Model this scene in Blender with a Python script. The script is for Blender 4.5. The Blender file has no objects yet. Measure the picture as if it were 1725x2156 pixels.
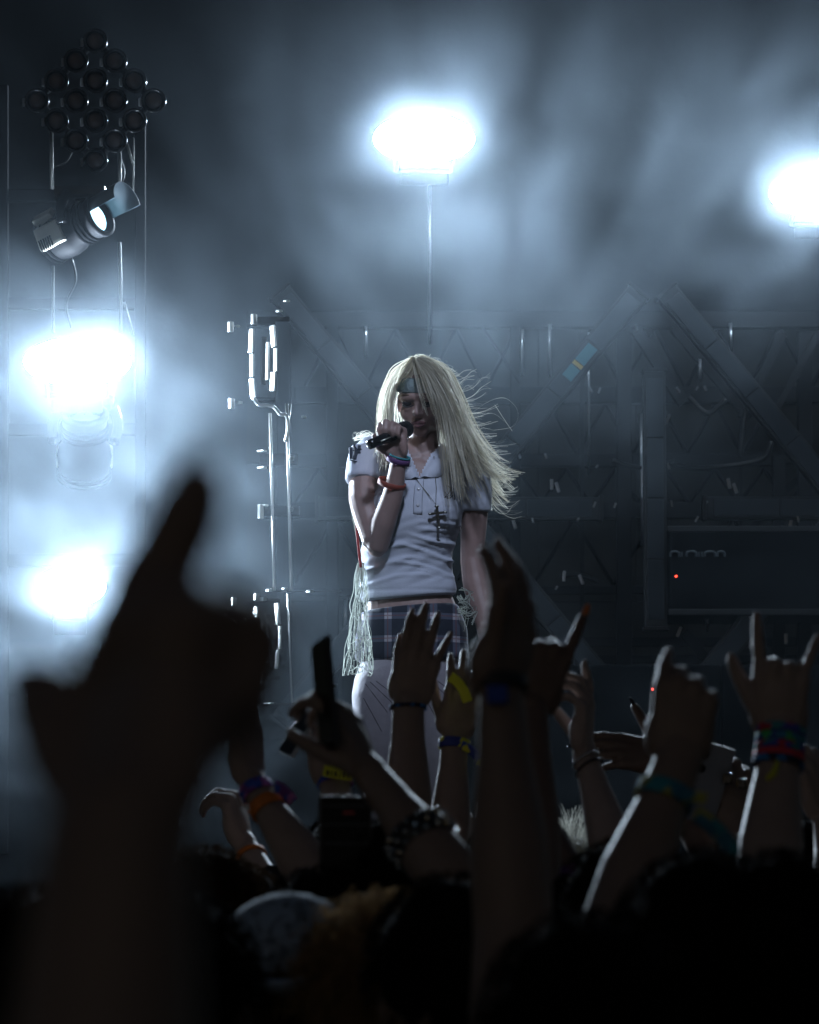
import bpy, bmesh, math, random
import numpy as np
from mathutils import Vector, Matrix, Quaternion, noise as mnoise

SC = bpy.context.scene
COL = SC.collection
R = math.radians

# ------------------------------------------------------------------ camera
CAM_Z = 1.78
PITCH = 6.10
F_PX = 6660.0            # focal length in units of a 1725 x 2156 frame
cam_d = bpy.data.cameras.new('camera')
cam = bpy.data.objects.new('camera', cam_d)
COL.objects.link(cam)
cam.location = (0, 0, CAM_Z)
cam.rotation_euler = (R(90 + PITCH), 0, 0)
cam_d.sensor_fit = 'VERTICAL'
cam_d.sensor_height = 30.0
cam_d.lens = 30.0 * F_PX / 2156.0
cam_d.clip_start = 0.05
cam_d.clip_end = 400
cam_d.dof.use_dof = True
cam_d.dof.focus_distance = 9.0
cam_d.dof.aperture_fstop = 5.4
cam_d.dof.aperture_blades = 9
SC.camera = cam

# ------------------------------------------------------------------ night sky
world = bpy.data.worlds.new('World')
SC.world = world
world.use_nodes = True
wn = world.node_tree
bg = wn.nodes['Background']
sky = wn.nodes.new('ShaderNodeTexSky')
sky.sky_type = 'NISHITA'
sky.sun_disc = False
sky.sun_elevation = R(25)
sky.sun_rotation = R(200)
wn.links.new(sky.outputs[0], bg.inputs[0])
bg.inputs[1].default_value = 0.0048

SC.view_settings.view_transform = 'Standard'
SC.view_settings.look = 'None'
SC.view_settings.exposure = 0.0
SC.view_settings.gamma = 1.0
SC.view_settings.use_curve_mapping = False
cy = SC.cycles
cy.use_denoising = True
try:
    cy.denoiser = 'OPENIMAGEDENOISE'
    cy.denoising_input_passes = 'RGB_ALBEDO_NORMAL'
except Exception:
    pass
cy.max_bounces = 3
cy.diffuse_bounces = 1
cy.glossy_bounces = 1
cy.transmission_bounces = 3
cy.transparent_max_bounces = 12
cy.volume_bounces = 0
cy.volume_step_rate = 4.0
cy.volume_max_steps = 64
cy.sample_clamp_indirect = 4.0
cy.use_adaptive_sampling = True
cy.adaptive_threshold = 0.03
cy.adaptive_min_samples = 16
cy.caustics_reflective = False
cy.caustics_refractive = False

# ------------------------------------------------------------------ helpers
def at(px, py, d):
    """world point seen at (px, py) of the 1725x2156 frame, at distance d along the ground"""
    cx, cz = (px - 862.5) / F_PX, (1078 - py) / F_PX
    p = R(PITCH)
    y = math.cos(p) - cz * math.sin(p)
    z = math.sin(p) + cz * math.cos(p)
    s = d / y
    return Vector((cx * s, d, CAM_Z + z * s))

def inp(n, name, v):
    if name in n.inputs:
        n.inputs[name].default_value = v

_mats = {}
def mat(name, col, rough=0.6, metal=0.0, var=0.0, scale=20.0, bump=0.0, spec=0.5, sheen=0.0,
        emit=None, estr=0.0, col2=None, transl=0.0, sss=0.0, coat=0.0):
    if name in _mats:
        return _mats[name]
    m = bpy.data.materials.new(name)
    m.use_nodes = True
    nt = m.node_tree
    b = nt.nodes['Principled BSDF']
    c = tuple(col) + (1,) if len(col) == 3 else col
    inp(b, 'Base Color', c); inp(b, 'Roughness', rough); inp(b, 'Metallic', metal)
    inp(b, 'Specular IOR Level', spec)
    if sheen: inp(b, 'Sheen Weight', sheen); inp(b, 'Sheen Roughness', 0.35)
    if sss:
        inp(b, 'Subsurface Weight', sss); inp(b, 'Subsurface Scale', 0.01)
        inp(b, 'Subsurface Radius', (1.0, 0.35, 0.2))
    if coat: inp(b, 'Coat Weight', coat); inp(b, 'Coat Roughness', 0.1)
    if emit is not None:
        inp(b, 'Emission Color', tuple(emit) + (1,)); inp(b, 'Emission Strength', estr)
    if var > 0 or bump > 0:
        tc = nt.nodes.new('ShaderNodeTexCoord')
        no = nt.nodes.new('ShaderNodeTexNoise')
        no.inputs['Scale'].default_value = scale
        no.inputs['Detail'].default_value = 4
        nt.links.new(tc.outputs['Object'], no.inputs['Vector'])
        if var > 0:
            mx = nt.nodes.new('ShaderNodeMix'); mx.data_type = 'RGBA'
            d2 = tuple(col2) if col2 else tuple(x * (1 - var) for x in col)
            mx.inputs['A'].default_value = c
            mx.inputs['B'].default_value = d2 + (1,)
            nt.links.new(no.outputs['Fac'], mx.inputs['Factor'])
            nt.links.new(mx.outputs['Result'], b.inputs['Base Color'])
        if bump > 0:
            bp = nt.nodes.new('ShaderNodeBump')
            bp.inputs['Strength'].default_value = bump
            bp.inputs['Distance'].default_value = 0.01
            nt.links.new(no.outputs['Fac'], bp.inputs['Height'])
            nt.links.new(bp.outputs['Normal'], b.inputs['Normal'])
    if transl > 0:
        tr = nt.nodes.new('ShaderNodeBsdfTranslucent')
        tr.inputs['Color'].default_value = c
        ms = nt.nodes.new('ShaderNodeMixShader')
        ms.inputs[0].default_value = transl
        out = nt.nodes['Material Output']
        nt.links.new(b.outputs[0], ms.inputs[1]); nt.links.new(tr.outputs[0], ms.inputs[2])
        nt.links.new(ms.outputs[0], out.inputs['Surface'])
    _mats[name] = m
    return m

def tag(o, label=None, cat=None, group=None, kind=None):
    if label: o['label'] = label
    if cat: o['category'] = cat
    if group: o['group'] = group
    if kind: o['kind'] = kind
    return o

def thing(name, loc, label, cat, group=None):
    o = bpy.data.objects.new(name, None)
    o.empty_display_size = 0.1
    COL.objects.link(o)
    o.location = loc
    return tag(o, label, cat, group)

def link(name, me, m, parent=None, smooth=False):
    """link a mesh given in WORLD coordinates; under a parent it keeps its place"""
    o = bpy.data.objects.new(name, me)
    if m is not None and len(me.materials) == 0:
        me.materials.append(m)
    COL.objects.link(o)
    if parent is not None:
        o.parent = parent
        o.matrix_parent_inverse = parent_matrix(parent).inverted()
    if smooth:
        me.polygons.foreach_set('use_smooth', [True] * len(me.polygons))
    return o

def parent_matrix(p):
    m = p.matrix_basis.copy()
    if p.parent is not None:
        m = parent_matrix(p.parent) @ p.matrix_parent_inverse @ m
    return m

def mesh(name, v, f):
    me = bpy.data.meshes.new(name)
    me.from_pydata([tuple(x) for x in v], [], f)
    me.update()
    return me

class MB:
    """collects shapes into one mesh"""
    def __init__(s): s.v = []; s.f = []
    def add(s, v, f):
        n = len(s.v); s.v += [Vector(x) for x in v]; s.f += [tuple(i + n for i in q) for q in f]; return s
    def box(s, c, size, rot=None, bev=0.0):
        bm = bmesh.new()
        bmesh.ops.create_cube(bm, size=1.0)
        for v in bm.verts: v.co = Vector((v.co.x * size[0], v.co.y * size[1], v.co.z * size[2]))
        if bev > 0:
            bmesh.ops.bevel(bm, geom=bm.edges[:], offset=bev, segments=2, affect='EDGES', profile=0.7)
        M = (rot.to_4x4() if rot is not None else Matrix.Identity(4))
        M.translation = Vector(c)
        bm.transform(M); bm.verts.index_update()
        s.add([v.co.copy() for v in bm.verts], [[v.index for v in f.verts] for f in bm.faces]); bm.free(); return s
    def tube(s, pts, rad, n=10, cap=True, flat=1.0, ref=None):
        v, f = tube_geo(pts, rad, n, cap, flat, ref)
        return s.add(v, f)
    def lathe(s, prof, M, n=24):
        """prof: list of (r, z); revolved about z then moved by matrix M"""
        v = []; f = []
        for r, z in prof:
            for k in range(n):
                a = 2 * math.pi * k / n
                v.append(M @ Vector((r * math.cos(a), r * math.sin(a), z)))
        for i in range(len(prof) - 1):
            for k in range(n):
                f.append((i * n + k, i * n + (k + 1) % n, (i + 1) * n + (k + 1) % n, (i + 1) * n + k))
        f.append(tuple(range(n - 1, -1, -1))); b = (len(prof) - 1) * n; f.append(tuple(range(b, b + n)))
        return s.add(v, f)
    def build(s, name, m, parent=None, smooth=False):
        return link(name, mesh(name, s.v, s.f), m, parent, smooth)

def frames(pts, ref=None):
    n = len(pts); T = []
    for i in range(n):
        t = (pts[min(i + 1, n - 1)] - pts[max(i - 1, 0)])
        T.append(t.normalized() if t.length > 1e-9 else Vector((0, 0, 1)))
    r = Vector(ref) if ref is not None else (Vector((0, 0, 1)) if abs(T[0].z) < 0.9 else Vector((1, 0, 0)))
    out = []
    x = (r - T[0] * r.dot(T[0])).normalized()
    for i in range(n):
        x = x - T[i] * x.dot(T[i])
        x = x.normalized() if x.length > 1e-6 else T[i].orthogonal().normalized()
        out.append((T[i], x, T[i].cross(x)))
    return out

def tube_geo(pts, rad, n=10, cap=True, flat=1.0, ref=None):
    pts = [Vector(p) for p in pts]
    if not isinstance(rad, (list, tuple)): rad = [rad] * len(pts)
    v = []; f = []
    for (t, x, y), p, r in zip(frames(pts, ref), pts, rad):
        if isinstance(r, (list, tuple)): ra, rb = r
        else: ra, rb = r, r * flat
        for k in range(n):
            a = 2 * math.pi * k / n
            v.append(p + x * (ra * math.cos(a)) + y * (rb * math.sin(a)))
    for i in range(len(pts) - 1):
        for k in range(n):
            f.append((i * n + k, i * n + (k + 1) % n, (i + 1) * n + (k + 1) % n, (i + 1) * n + k))
    if cap:
        f.append(tuple(range(n - 1, -1, -1))); b = (len(pts) - 1) * n; f.append(tuple(range(b, b + n)))
    return v, f

def spline(pts, k=8):
    """Catmull-Rom through the points"""
    P = [Vector(p) for p in pts]
    P = [P[0] * 2 - P[1]] + P + [P[-1] * 2 - P[-2]]
    out = []
    for i in range(1, len(P) - 2):
        for j in range(k):
            t = j / k
            a, b, c, d = P[i - 1], P[i], P[i + 1], P[i + 2]
            out.append(0.5 * ((2 * b) + (c - a) * t + (2 * a - 5 * b + 4 * c - d) * t * t + (3 * b - a - 3 * c + d) * t ** 3))
    out.append(P[-2].copy())
    return out

def interp(vals, k=8):
    n = len(vals) - 1
    return [float(np.interp(i / k, range(n + 1), vals)) for i in range(n * k + 1)]

def remesh(v, f, voxel, smooth=6, fac=0.5, sub=0):
    """fuse overlapping closed shapes into one continuous surface"""
    me = mesh('tmp', v, f)
    o = bpy.data.objects.new('tmp', me); COL.objects.link(o)
    m = o.modifiers.new('r', 'REMESH'); m.mode = 'VOXEL'; m.voxel_size = voxel; m.adaptivity = 0
    if smooth:
        s = o.modifiers.new('s', 'SMOOTH'); s.factor = fac; s.iterations = smooth
    dg = bpy.context.evaluated_depsgraph_get()
    e = o.evaluated_get(dg)
    out = bpy.data.meshes.new_from_object(e)
    bpy.data.objects.remove(o); bpy.data.meshes.remove(me)
    out.polygons.foreach_set('use_smooth', [True] * len(out.polygons))
    return out

def rot_to(z, x=None):
    """rotation whose local z is z and local x near x"""
    z = Vector(z).normalized()
    x = Vector(x) if x is not None else (Vector((1, 0, 0)) if abs(z.x) < 0.9 else Vector((0, 1, 0)))
    x = (x - z * x.dot(z)).normalized()
    y = z.cross(x)
    return Matrix((x, y, z)).transposed()

def M4(rot, loc):
    m = rot.to_4x4(); m.translation = Vector(loc); return m

def sstep(a, b, x):
    t = np.clip((x - a) / (b - a), 0, 1)
    return t * t * (3 - 2 * t)
# ================================================================== the setting
STAGE_Z = 1.48
Y_SET = 12.0
black_metal = mat('black powder coat', (0.012, 0.013, 0.015), 0.38, var=0.4, scale=40, bump=0.05)
black_gloss = mat('black gloss plastic', (0.01, 0.01, 0.012), 0.22, var=0.3, scale=60)
steel = mat('galvanised steel', (0.45, 0.46, 0.48), 0.32, metal=0.9, var=0.35, scale=30)
alu = mat('aluminium tube', (0.62, 0.63, 0.65), 0.28, metal=1.0, var=0.2, scale=25)
cloth_black = mat('black stage cloth', (0.02, 0.021, 0.024), 0.95, var=0.4, scale=6, bump=0.4)

g = MB(); g.add([(-120, -60, 0), (120, -60, 0), (120, 160, 0), (-120, 160, 0)], [(0, 1, 2, 3)])
tag(g.build('ground', mat('trampled ground', (0.05, 0.045, 0.035), 0.95, var=0.5, scale=3, bump=0.3)), kind='structure')
s = MB(); s.box((0, 13.0, STAGE_Z - 0.06), (16, 10, 0.12), bev=0.01)
stg = tag(s.build('stage_floor', mat('black stage deck', (0.03, 0.03, 0.032), 0.45, var=0.4, scale=9, bump=0.15)), kind='structure')
s = MB(); s.box((0, 8.1, (STAGE_Z - 0.14) / 2), (16, 0.05, STAGE_Z - 0.15))
s.build('stage_skirt', cloth_black, stg)
s = MB(); s.box((0, 17.6, 4.4), (16, 0.08, 8.8))
tag(s.build('backdrop', cloth_black), 'tall black cloth backdrop hanging across the rear of the stage', 'backdrop')

flock = mat('flat black paint', (.004, .004, .005), .9, spec=.02)
# ---- strobe lamps: bright glass panel in a black housing on a yoke
STROBE = mat('lit strobe glass', (0.9, 0.95, 1.0), 0.3, emit=(0.68, 0.835, 1.0), estr=1.0)
def strobe(px, py, d, w, h, power, label):
    c = at(px, py, d)
    aim = (Vector((0, 0.5, CAM_Z + 0.3)) - c).normalized()
    t = thing('strobe_lamp', c, label, 'strobe lamp', 'lit strobe lamps of the stage')
    rot = rot_to(aim, (1, 0, 0)); M = M4(rot, c)
    hb = MB(); hb.lathe([(.30, -.16), (.46, -.14), (.5, -.06), (.5, -.004), (.47, -.002)], M @ Matrix.Diagonal((w, h, 1, 1)), 32)
    hb.build('housing', flock, t, True)
    m = STROBE.copy(); m.name = 'lit strobe glass %g' % power
    m.node_tree.nodes['Principled BSDF'].inputs['Emission Strength'].default_value = power
    for r0, r1, ns in ((0.0, .36, 4), (.37, .70, 8), (.71, 1.0, 14)):      # oval face of separate glass segments
        for q in range(ns):
            gl = MB(); m_ = 4
            out = [(r1, 2 * math.pi * (q + .02 + .96 * e / m_) / ns) for e in range(m_ + 1)]
            inn = [(r0, 2 * math.pi * (q + .02 + .96 * e / m_) / ns) for e in range(m_, -1, -1)] if r0 else [(0.0, 0.0)]
            pts = [M @ Vector((r_ * math.cos(a_) * w / 2, r_ * math.sin(a_) * h / 2, 0.002)) for r_, a_ in out + inn]
            gl.add(pts, [tuple(range(len(pts)))])
            gl.build('lamp_cell', m, t)
    yk = MB()
    for sx in (-1, 1):
        yk.tube([M @ Vector((sx * w * .30, 0, -.15)), M @ Vector((sx * w * .28, -h / 2 - .03, -.26))], 0.010, 8)
    yk.tube([M @ Vector((-w * .28, -h / 2 - .03, -.26)), M @ Vector((w * .28, -h / 2 - .03, -.26))], 0.010, 8)
    yk.build('yoke', flock, t)
    ba = MB(); ba.box(M @ Vector((0, -h / 2 - .06, -.30)), (w * .5, .05, .08), rot, bev=.01)
    ba.build('base', flock, t)
    return t
strobe(893, 292, 11.8, 0.38, 0.18, 620, 'blinding white strobe lamp high above the singer on a thin pole')
strobe(1722, 408, 11.8, 0.36, 0.17, 620, 'blinding white strobe lamp cut by the picture edge opposite the lamp cluster')
strobe(163, 762, 9.8, 0.33, 0.145, 950, 'blinding white strobe lamp hanging under the moving head of the lamp tower')
strobe(150, 1235, 9.7, 0.21, 0.12, 1000, 'lowest blinding strobe lamp shining between raised fingers')

# ---- follow spot on the front truss over the crowd, aimed at the singer
fs = Vector((0.4, 3.8, 7.2)); tgt = Vector((0.03, 9.0, 2.75))
axf = (tgt - fs).normalized()
t = thing('follow_spot', fs, 'black follow spot hung on the front truss above the crowd', 'spot lamp')
k = MB(); k.lathe([(.03, -.34), (.11, -.33), (.12, -.05), (.09, .0), (.10, .03), (.10, .16), (.085, .16), (.08, .02), (.078, .015)], M4(rot_to(axf), fs), 24); k.build('barrel', black_metal, t, True)
k = MB(); k.tube([fs + Vector((-.15, 0, 0)), fs + Vector((-.15, 0, .25)), fs + Vector((.15, 0, .25)), fs + Vector((.15, 0, 0))], .015, 8); k.build('yoke', black_metal, t)
k = MB(); k.tube([fs + Vector((-6, 0, .3)), fs + Vector((6, 0, .3))], .05, 10); tag(k.build('truss_pipe', black_metal, None), 'long black pipe of the front truss above the crowd', 'truss pipe')
ld = bpy.data.lights.new('follow_spot_beam', 'SPOT'); ld.energy = 860; ld.color = (.62, .74, 1.0); ld.spot_size = R(11); ld.spot_blend = .8; ld.shadow_soft_size = .28
lo = bpy.data.objects.new('follow_spot_beam', ld); COL.objects.link(lo); lo.location = fs + axf * .2; lo.rotation_euler = axf.to_track_quat('-Z', 'Y').to_euler()
lo.parent = t; lo.matrix_parent_inverse = parent_matrix(t).inverted()
# ================================================================== LED battens (stars and uprights)
batten_case = mat('batten grey case', (0.03, 0.034, 0.038), 0.5, var=0.3, scale=40)
def batten_lens_mat():
    m = mat('batten ribbed lens', (0.05, 0.06, 0.07), 0.4, spec=0.3)
    nt = m.node_tree; b = nt.nodes['Principled BSDF']
    tc = nt.nodes.new('ShaderNodeTexCoord'); wv = nt.nodes.new('ShaderNodeTexWave')
    wv.wave_type = 'BANDS'; wv.bands_direction = 'X'; wv.inputs['Scale'].default_value = 18; wv.inputs['Distortion'].default_value = 0.4
    mp = nt.nodes.new('ShaderNodeMapping'); nt.links.new(tc.outputs['UV'], mp.inputs[0])
    nt.links.new(tc.outputs['Generated'], wv.inputs[0])
    bp = nt.nodes.new('ShaderNodeBump'); bp.inputs['Strength'].default_value = 0.5; bp.inputs['Distance'].default_value = 0.004
    nt.links.new(wv.outputs[0], bp.inputs['Height']); nt.links.new(bp.outputs[0], b.inputs['Normal'])
    return m
batten_lens = batten_lens_mat()
cyan_patch = mat('cyan glow patch', (0.06, 0.2, 0.25), 0.3, emit=(0.12, 0.36, 0.45), estr=0.06)  # weakly glowing colour patches laid on one batten arm
amber_patch = mat('amber glow patch', (0.5, 0.4, 0.1), 0.3, emit=(0.5, 0.35, 0.1), estr=0.06)

def batten(c, ang, length, label, group='LED battens of the stage set', wid=0.088, lit=None):
    t = thing('led_batten', c, label, 'LED batten', group)
    u = Vector((math.cos(ang), 0, math.sin(ang)))
    rot = rot_to((0, -1, 0), u)          # local x along the batten, z towards the crowd
    h = MB(); h.box(Vector(c) + Vector((0, 0.03, 0)), (length, wid, 0.06), rot, bev=0.006); h.build('case', batten_case, t)
    n = 4
    for k in range(n):                   # four lens windows, each its own piece
        x = (k + .5) / n * (length - .05) - (length - .05) / 2
        l = MB(); l.box(Vector(c) + u * x + Vector((0, -0.004, 0)), ((length - .05) / n - .006, wid * .74, 0.012), rot, bev=0.003)
        l.build('lens', batten_lens, t)
    for sx in (-1, 1):
        e = MB(); e.box(Vector(c) + u * (sx * (length / 2 + .006)) + Vector((0, 0.028, 0)), (0.014, wid + .012, 0.075), rot, bev=0.003); e.build('end_cap', black_metal, t)
    if lit:
        for (a, b, m) in lit:
            q = MB(); q.box(Vector(c) + u * ((a + b) / 2) + Vector((0, -0.0125, 0)), (b - a, wid * .5, 0.008), rot, bev=0.002); q.build('glow_patch', m, t)
    return t
PXM = F_PX / Y_SET
for name, (cx, cyp) in (('the singer star', (967, 1068)), ('the road case star', (1783, 1067))):
    for sx, sy, nm in ((-1, -1, 'upper arm on the lamp tower side'), (1, -1, 'upper arm far from the lamp tower'),
                       (-1, 1, 'lower arm on the lamp tower side'), (1, 1, 'lower arm far from the lamp tower')):
        dx, dy = .64 * sx, .768 * sy
        r = 312
        c = at(cx + dx * r, cyp + dy * r, Y_SET)
        e1, e2 = at(cx + dx * 34, cyp + dy * 34, Y_SET), at(cx + dx * 590, cyp + dy * 590, Y_SET)
        ang = math.atan2(e2.z - e1.z, e2.x - e1.x)
        lit = None
        if sx > 0 and sy < 0 and cx < 1000:
            lit = [(0.075, 0.13, cyan_patch), (0.134, 0.15, amber_patch), (0.154, 0.235, cyan_patch)]
        batten(c, ang, (e2 - e1).length, 'grey LED batten, %s of %s' % (nm, 'the star behind the singer' if cx < 1000 else 'the other star'), lit=lit)
    e1, e2 = at(cx - 296, cyp + 2, Y_SET + .1), at(cx + 296, cyp + 2, Y_SET + .1)
    batten((e1 + e2) / 2, 0, (e2 - e1).length, 'level grey LED batten across the middle of %s' % ('the star behind the singer' if cx < 1000 else 'the star over the road case'))
for cx, nm in ((1378, 'upright grey LED batten standing between the two stars'),):
    e1, e2 = at(cx, 782, Y_SET - .05), at(cx + 4, 1320, Y_SET - .05)
    batten((e1 + e2) / 2, math.atan2(e2.z - e1.z, e2.x - e1.x), (e2 - e1).length, nm, wid=0.085)

# ================================================================== scaffold behind the stars
scaf = mat('dark scaffold paint', (0.012, 0.013, 0.015), 0.75, spec=.2, var=0.5, scale=12, bump=0.1)
panel_m = mat('dull grey rear panel', (0.05, 0.05, 0.048), 0.95, spec=0, var=0.35, scale=2.5, bump=0.1)
t_scaf = thing('scaffold_frame', (0.5, 12.6, STAGE_Z), 'dark box section scaffold carrying the grey LED stars', 'scaffold')
YB = 12.45
def beam(x1, y1, x2, y2, wpx, d=YB, name='beam', m=scaf, parent=None, depth=None):
    a, b = at(x1, y1, d), at(x2, y2, d)
    w = wpx * d / F_PX
    u = (b - a); L = u.length; u.normalize()
    rot = rot_to((0, -1, 0), u)
    k = MB(); k.box((a + b) / 2, (L, w, depth or w * .8), rot, bev=min(.006, w * .12))
    return k.build(name, m, parent or t_scaf)
for (x1, y1, x2, y2, w, d) in (
    (520, 674, 1900, 674, 36, 12.47), (620, 833, 1900, 833, 36, 12.50), (560, 970, 1330, 970, 28, 12.53), (1330, 968, 1640, 968, 26, 12.53),
    (560, 1076, 1900, 1076, 34, 12.56), (560, 1248, 1900, 1238, 18, 12.59), (1080, 1352, 1900, 1352, 20, 12.62), (1080, 1388, 1900, 1388, 18, 12.62)):
    beam(x1, y1, x2, y2, w, d)
for (x, y1, y2, w, d) in ((1314, 690, 1500, 32, 12.41), (1694, 700, 1500, 30, 12.40), (1640, 960, 1500, 26, 12.38), (1085, 690, 1480, 22, 12.42),
                          (700, 690, 1480, 26, 12.43), (598, 650, 1500, 30, 12.44), (1226, 700, 1470, 9, 12.36), (1560, 830, 1240, 7, 12.35)):
    beam(x, y1, x, y2, w, d, 'upright')
for (x1, y1, x2, y2, w, d) in ((1336, 690, 1440, 850, 26, 12.33), (1420, 690, 1580, 880, 24, 12.31), (1015, 688, 1096, 806, 6, 12.28), (1500, 1200, 1725, 960, 14, 12.66),
                               (1440, 1330, 1560, 1480, 22, 12.30), (1130, 1440, 1210, 1330, 20, 12.29), (640, 700, 720, 806, 7, 12.30), (1560, 880, 1650, 700, 18, 12.27),
                               (1620, 890, 1725, 700, 16, 12.26), (1590, 840, 1640, 700, 10, 12.25)):
    beam(x1, y1, x2, y2, w, d, 'brace')
def pipe(x1, y1, x2, y2, rpx, d, m=alu, name='pipe', parent=None):
    k = MB(); r = rpx * d / F_PX
    k.tube([at(x1, y1, d), at(x2, y2, d)], r, 10)
    return k.build(name, m, parent or t_scaf, smooth=True)
for (x1, y1, x2, y2, r) in ((771, 686, 771, 752, 3.5), (905, 300, 905, 724, 3.2), (1100, 694, 1100, 790, 3.2), (1158, 683, 1159, 792, 3.2), (1538, 680, 1540, 742, 3.2),
                            (1474, 756, 1475, 802, 3), (728, 1060, 728, 1100, 4), (728, 1262, 728, 1330, 5), (1352, 870, 1354, 1150, 5), (1488, 1270, 1490, 1330, 2.5), (1240, 700, 1240, 1000, 2)):
    pipe(x1, y1, x2, y2, r, 12.2)
for (ya, yb, xa, xb, dd, stp) in ((690, 818, 1180, 1720, 12.72, 66), (850, 958, 1100, 1640, 12.74, 58), (986, 1062, 620, 1720, 12.76, 52), (692, 818, 640, 1080, 12.73, 64), (1092, 1232, 620, 1720, 12.78, 84)):
    x_ = xa; up_ = True
    while x_ < xb:
        pipe(x_, yb if up_ else ya, x_ + stp, ya if up_ else yb, 4.0, dd, scaf, 'lattice_tube'); x_ += stp; up_ = not up_
rs = random.Random(5)
for i in range(26):  # extra steel clamps scattered at random to add glints
    k = MB(); k.box(at(rs.uniform(1050, 1720), rs.choice((692, 820, 958, 984, 1062, 1094, 1236)) + rs.uniform(-3, 3), 12.10), (.008, .014, rs.uniform(.012, .03)), Matrix.Rotation(rs.uniform(-.8, .8), 3, 'Y'), bev=.002); k.build('clamp', steel, t_scaf)
# cable swags and clamps on the scaffold
cable_m = mat('black rubber cable', (0.012, 0.012, 0.013), 0.5, var=0.3, scale=30)
for pts in ([(1400, 975), (1470, 985), (1560, 978), (1610, 962), (1625, 930)], [(1290, 970), (1350, 985), (1420, 972)], [(1450, 835), (1490, 870), (1530, 840)],
            [(1180, 1215), (1210, 1210), (1245, 1218), (1260, 1226)], [(1560, 960), (1565, 900), (1575, 830)]):
    k = MB(); k.tube(spline([at(x, y, 12.2) for x, y in pts], 6), 0.010, 6); k.build('cable', cable_m, t_scaf, smooth=True)
for (x, y) in ((1162, 1020), (1174, 1026), (1535, 1018), (1548, 1028), (1651, 1118), (1664, 1106), (1645, 1140), (1083, 1103), (1406, 883), (1188, 1213), (1224, 1220), (1430, 1330), (1655, 1345)):
    k = MB(); k.box(at(x, y, 12.12), (.012, .02, .04), Matrix.Rotation(random.Random(x).uniform(-.5, .5), 3, 'Y'), bev=.003); k.build('clamp', steel, t_scaf)
# grey panels at the back, seen through the scaffold
t_wall = thing('rear_panel_wall', (0.6, 13.4, STAGE_Z), 'row of dull grey panels behind the scaffold', 'panel wall')
for i in range(7):
    for j in range(3):
        x0, x1 = 520 + i * 205, 520 + (i + 1) * 205 - 3
        y0, y1 = 690 + j * 290, 690 + (j + 1) * 290 - 3
        a, b = at(x0, y1, 13.4), at(x1, y0, 13.4)
        k = MB(); k.box((a + b) / 2, (b.x - a.x, 0.03, b.z - a.z)); k.build('panel', panel_m, t_wall)

# ================================================================== road case with faint marks
case_m = mat('black road case laminate', (0.008, 0.010, 0.012), 0.85, spec=.05, var=0.4, scale=8, bump=0.1)
faint = mat('faint grey case print', (0.055, 0.07, 0.08), 0.6)
a, b = at(1412, 1292, 11.9), at(1760, 1108, 11.9)
cb = Vector(((a.x + b.x) / 2, 12.2, (a.z + b.z) / 2))
t_case = thing('road_case', (cb.x, cb.y, a.z), 'long black road case with faint grey letters under the star', 'road case')
k = MB(); k.box(cb, (b.x - a.x, 0.55, b.z - a.z), bev=.012); k.build('case_body', case_m, t_case)
for z in (a.z + .008, b.z - .008):
    k = MB(); k.box((cb.x, 11.922, z), (b.x - a.x + .01, 0.012, 0.022), bev=.003); k.build('edge_rail', batten_case, t_case)
def arch(x0, x1, y0, y1, gap=False):
    k = MB(); n = 10
    pts = [at(x0, y1, 11.915)] + [at((x0 + x1) / 2 - math.cos(math.pi * i / n) * (x1 - x0) / 2, y0 + (y1 - y0) * .45 * (1 - math.sin(math.pi * i / n)), 11.915) for i in range(n + 1)] + [at(x1, y1, 11.915)]
    k.tube(pts, .0045, 6); return k
for x0, x1, kind in ((1412, 1430, 'a'), (1435, 1438, 'i'), (1446, 1466, 'a'), (1471, 1473, 'i'), (1478, 1480, 'i'), (1484, 1506, 'a'), (1511, 1526, 'a')):
    if kind == 'a': k = arch(x0, x1, 1161, 1172)
    else:
        k = MB(); k.tube([at(x0, 1162, 11.915), at(x0, 1172, 11.915)], .0045, 6)
    k.build('letter_mark', faint, t_case)
red = mat('red standby light', (0.5, 0.02, 0.02), 0.4, emit=(1.0, 0.04, 0.02), estr=9)
def led(x, y, d, label, parent=None):
    c = at(x, y, d)
    t = thing('standby_light', c, label, 'indicator light', 'red standby lights')
    k = MB(); k.lathe([(.001, -.012), (.004, -.012), (.004, -.003), (.0025, 0.0), (.0005, .001)], M4(rot_to((0, -1, 0)), c), 10); k.build('bulb', red, t, True)
    k = MB(); k.box(c + Vector((0, .012, 0)), (.02, .012, .014), bev=.002); k.build('socket', black_gloss, t)
led(1424, 1213, 11.88, 'tiny red standby light on the road case')
led(1375, 1451, 11.0, 'tiny red standby light low on the stage beside the fallen batten end')
# low riser and monitor wedges on the stage floor at the back
t = thing('stage_riser', (1.6, 12.6, STAGE_Z), 'low dark riser platform with panelled front under the road case', 'riser')
for i in range(5):
    a, b = at(1075 + i * 150, 1800, 11.9), at(1075 + i * 150 + 143, 1400, 11.9)
    k = MB(); k.box(((a.x + b.x) / 2, 12.1, (STAGE_Z + b.z) / 2 + .001), (b.x - a.x, .4, b.z - STAGE_Z - .002), bev=.008); k.build('panel', case_m, t)
for (x, y, w, h) in ((1150, 1590, 16, 26), (1310, 1600, 13, 22), (1432, 1590, 14, 24)):
    a = at(x, y, 11.885); k = MB(); k.box(a, (w * 11.9 / F_PX, .008, h * 11.9 / F_PX), bev=.001); k.build('paper_tag', panel_m, t)

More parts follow.
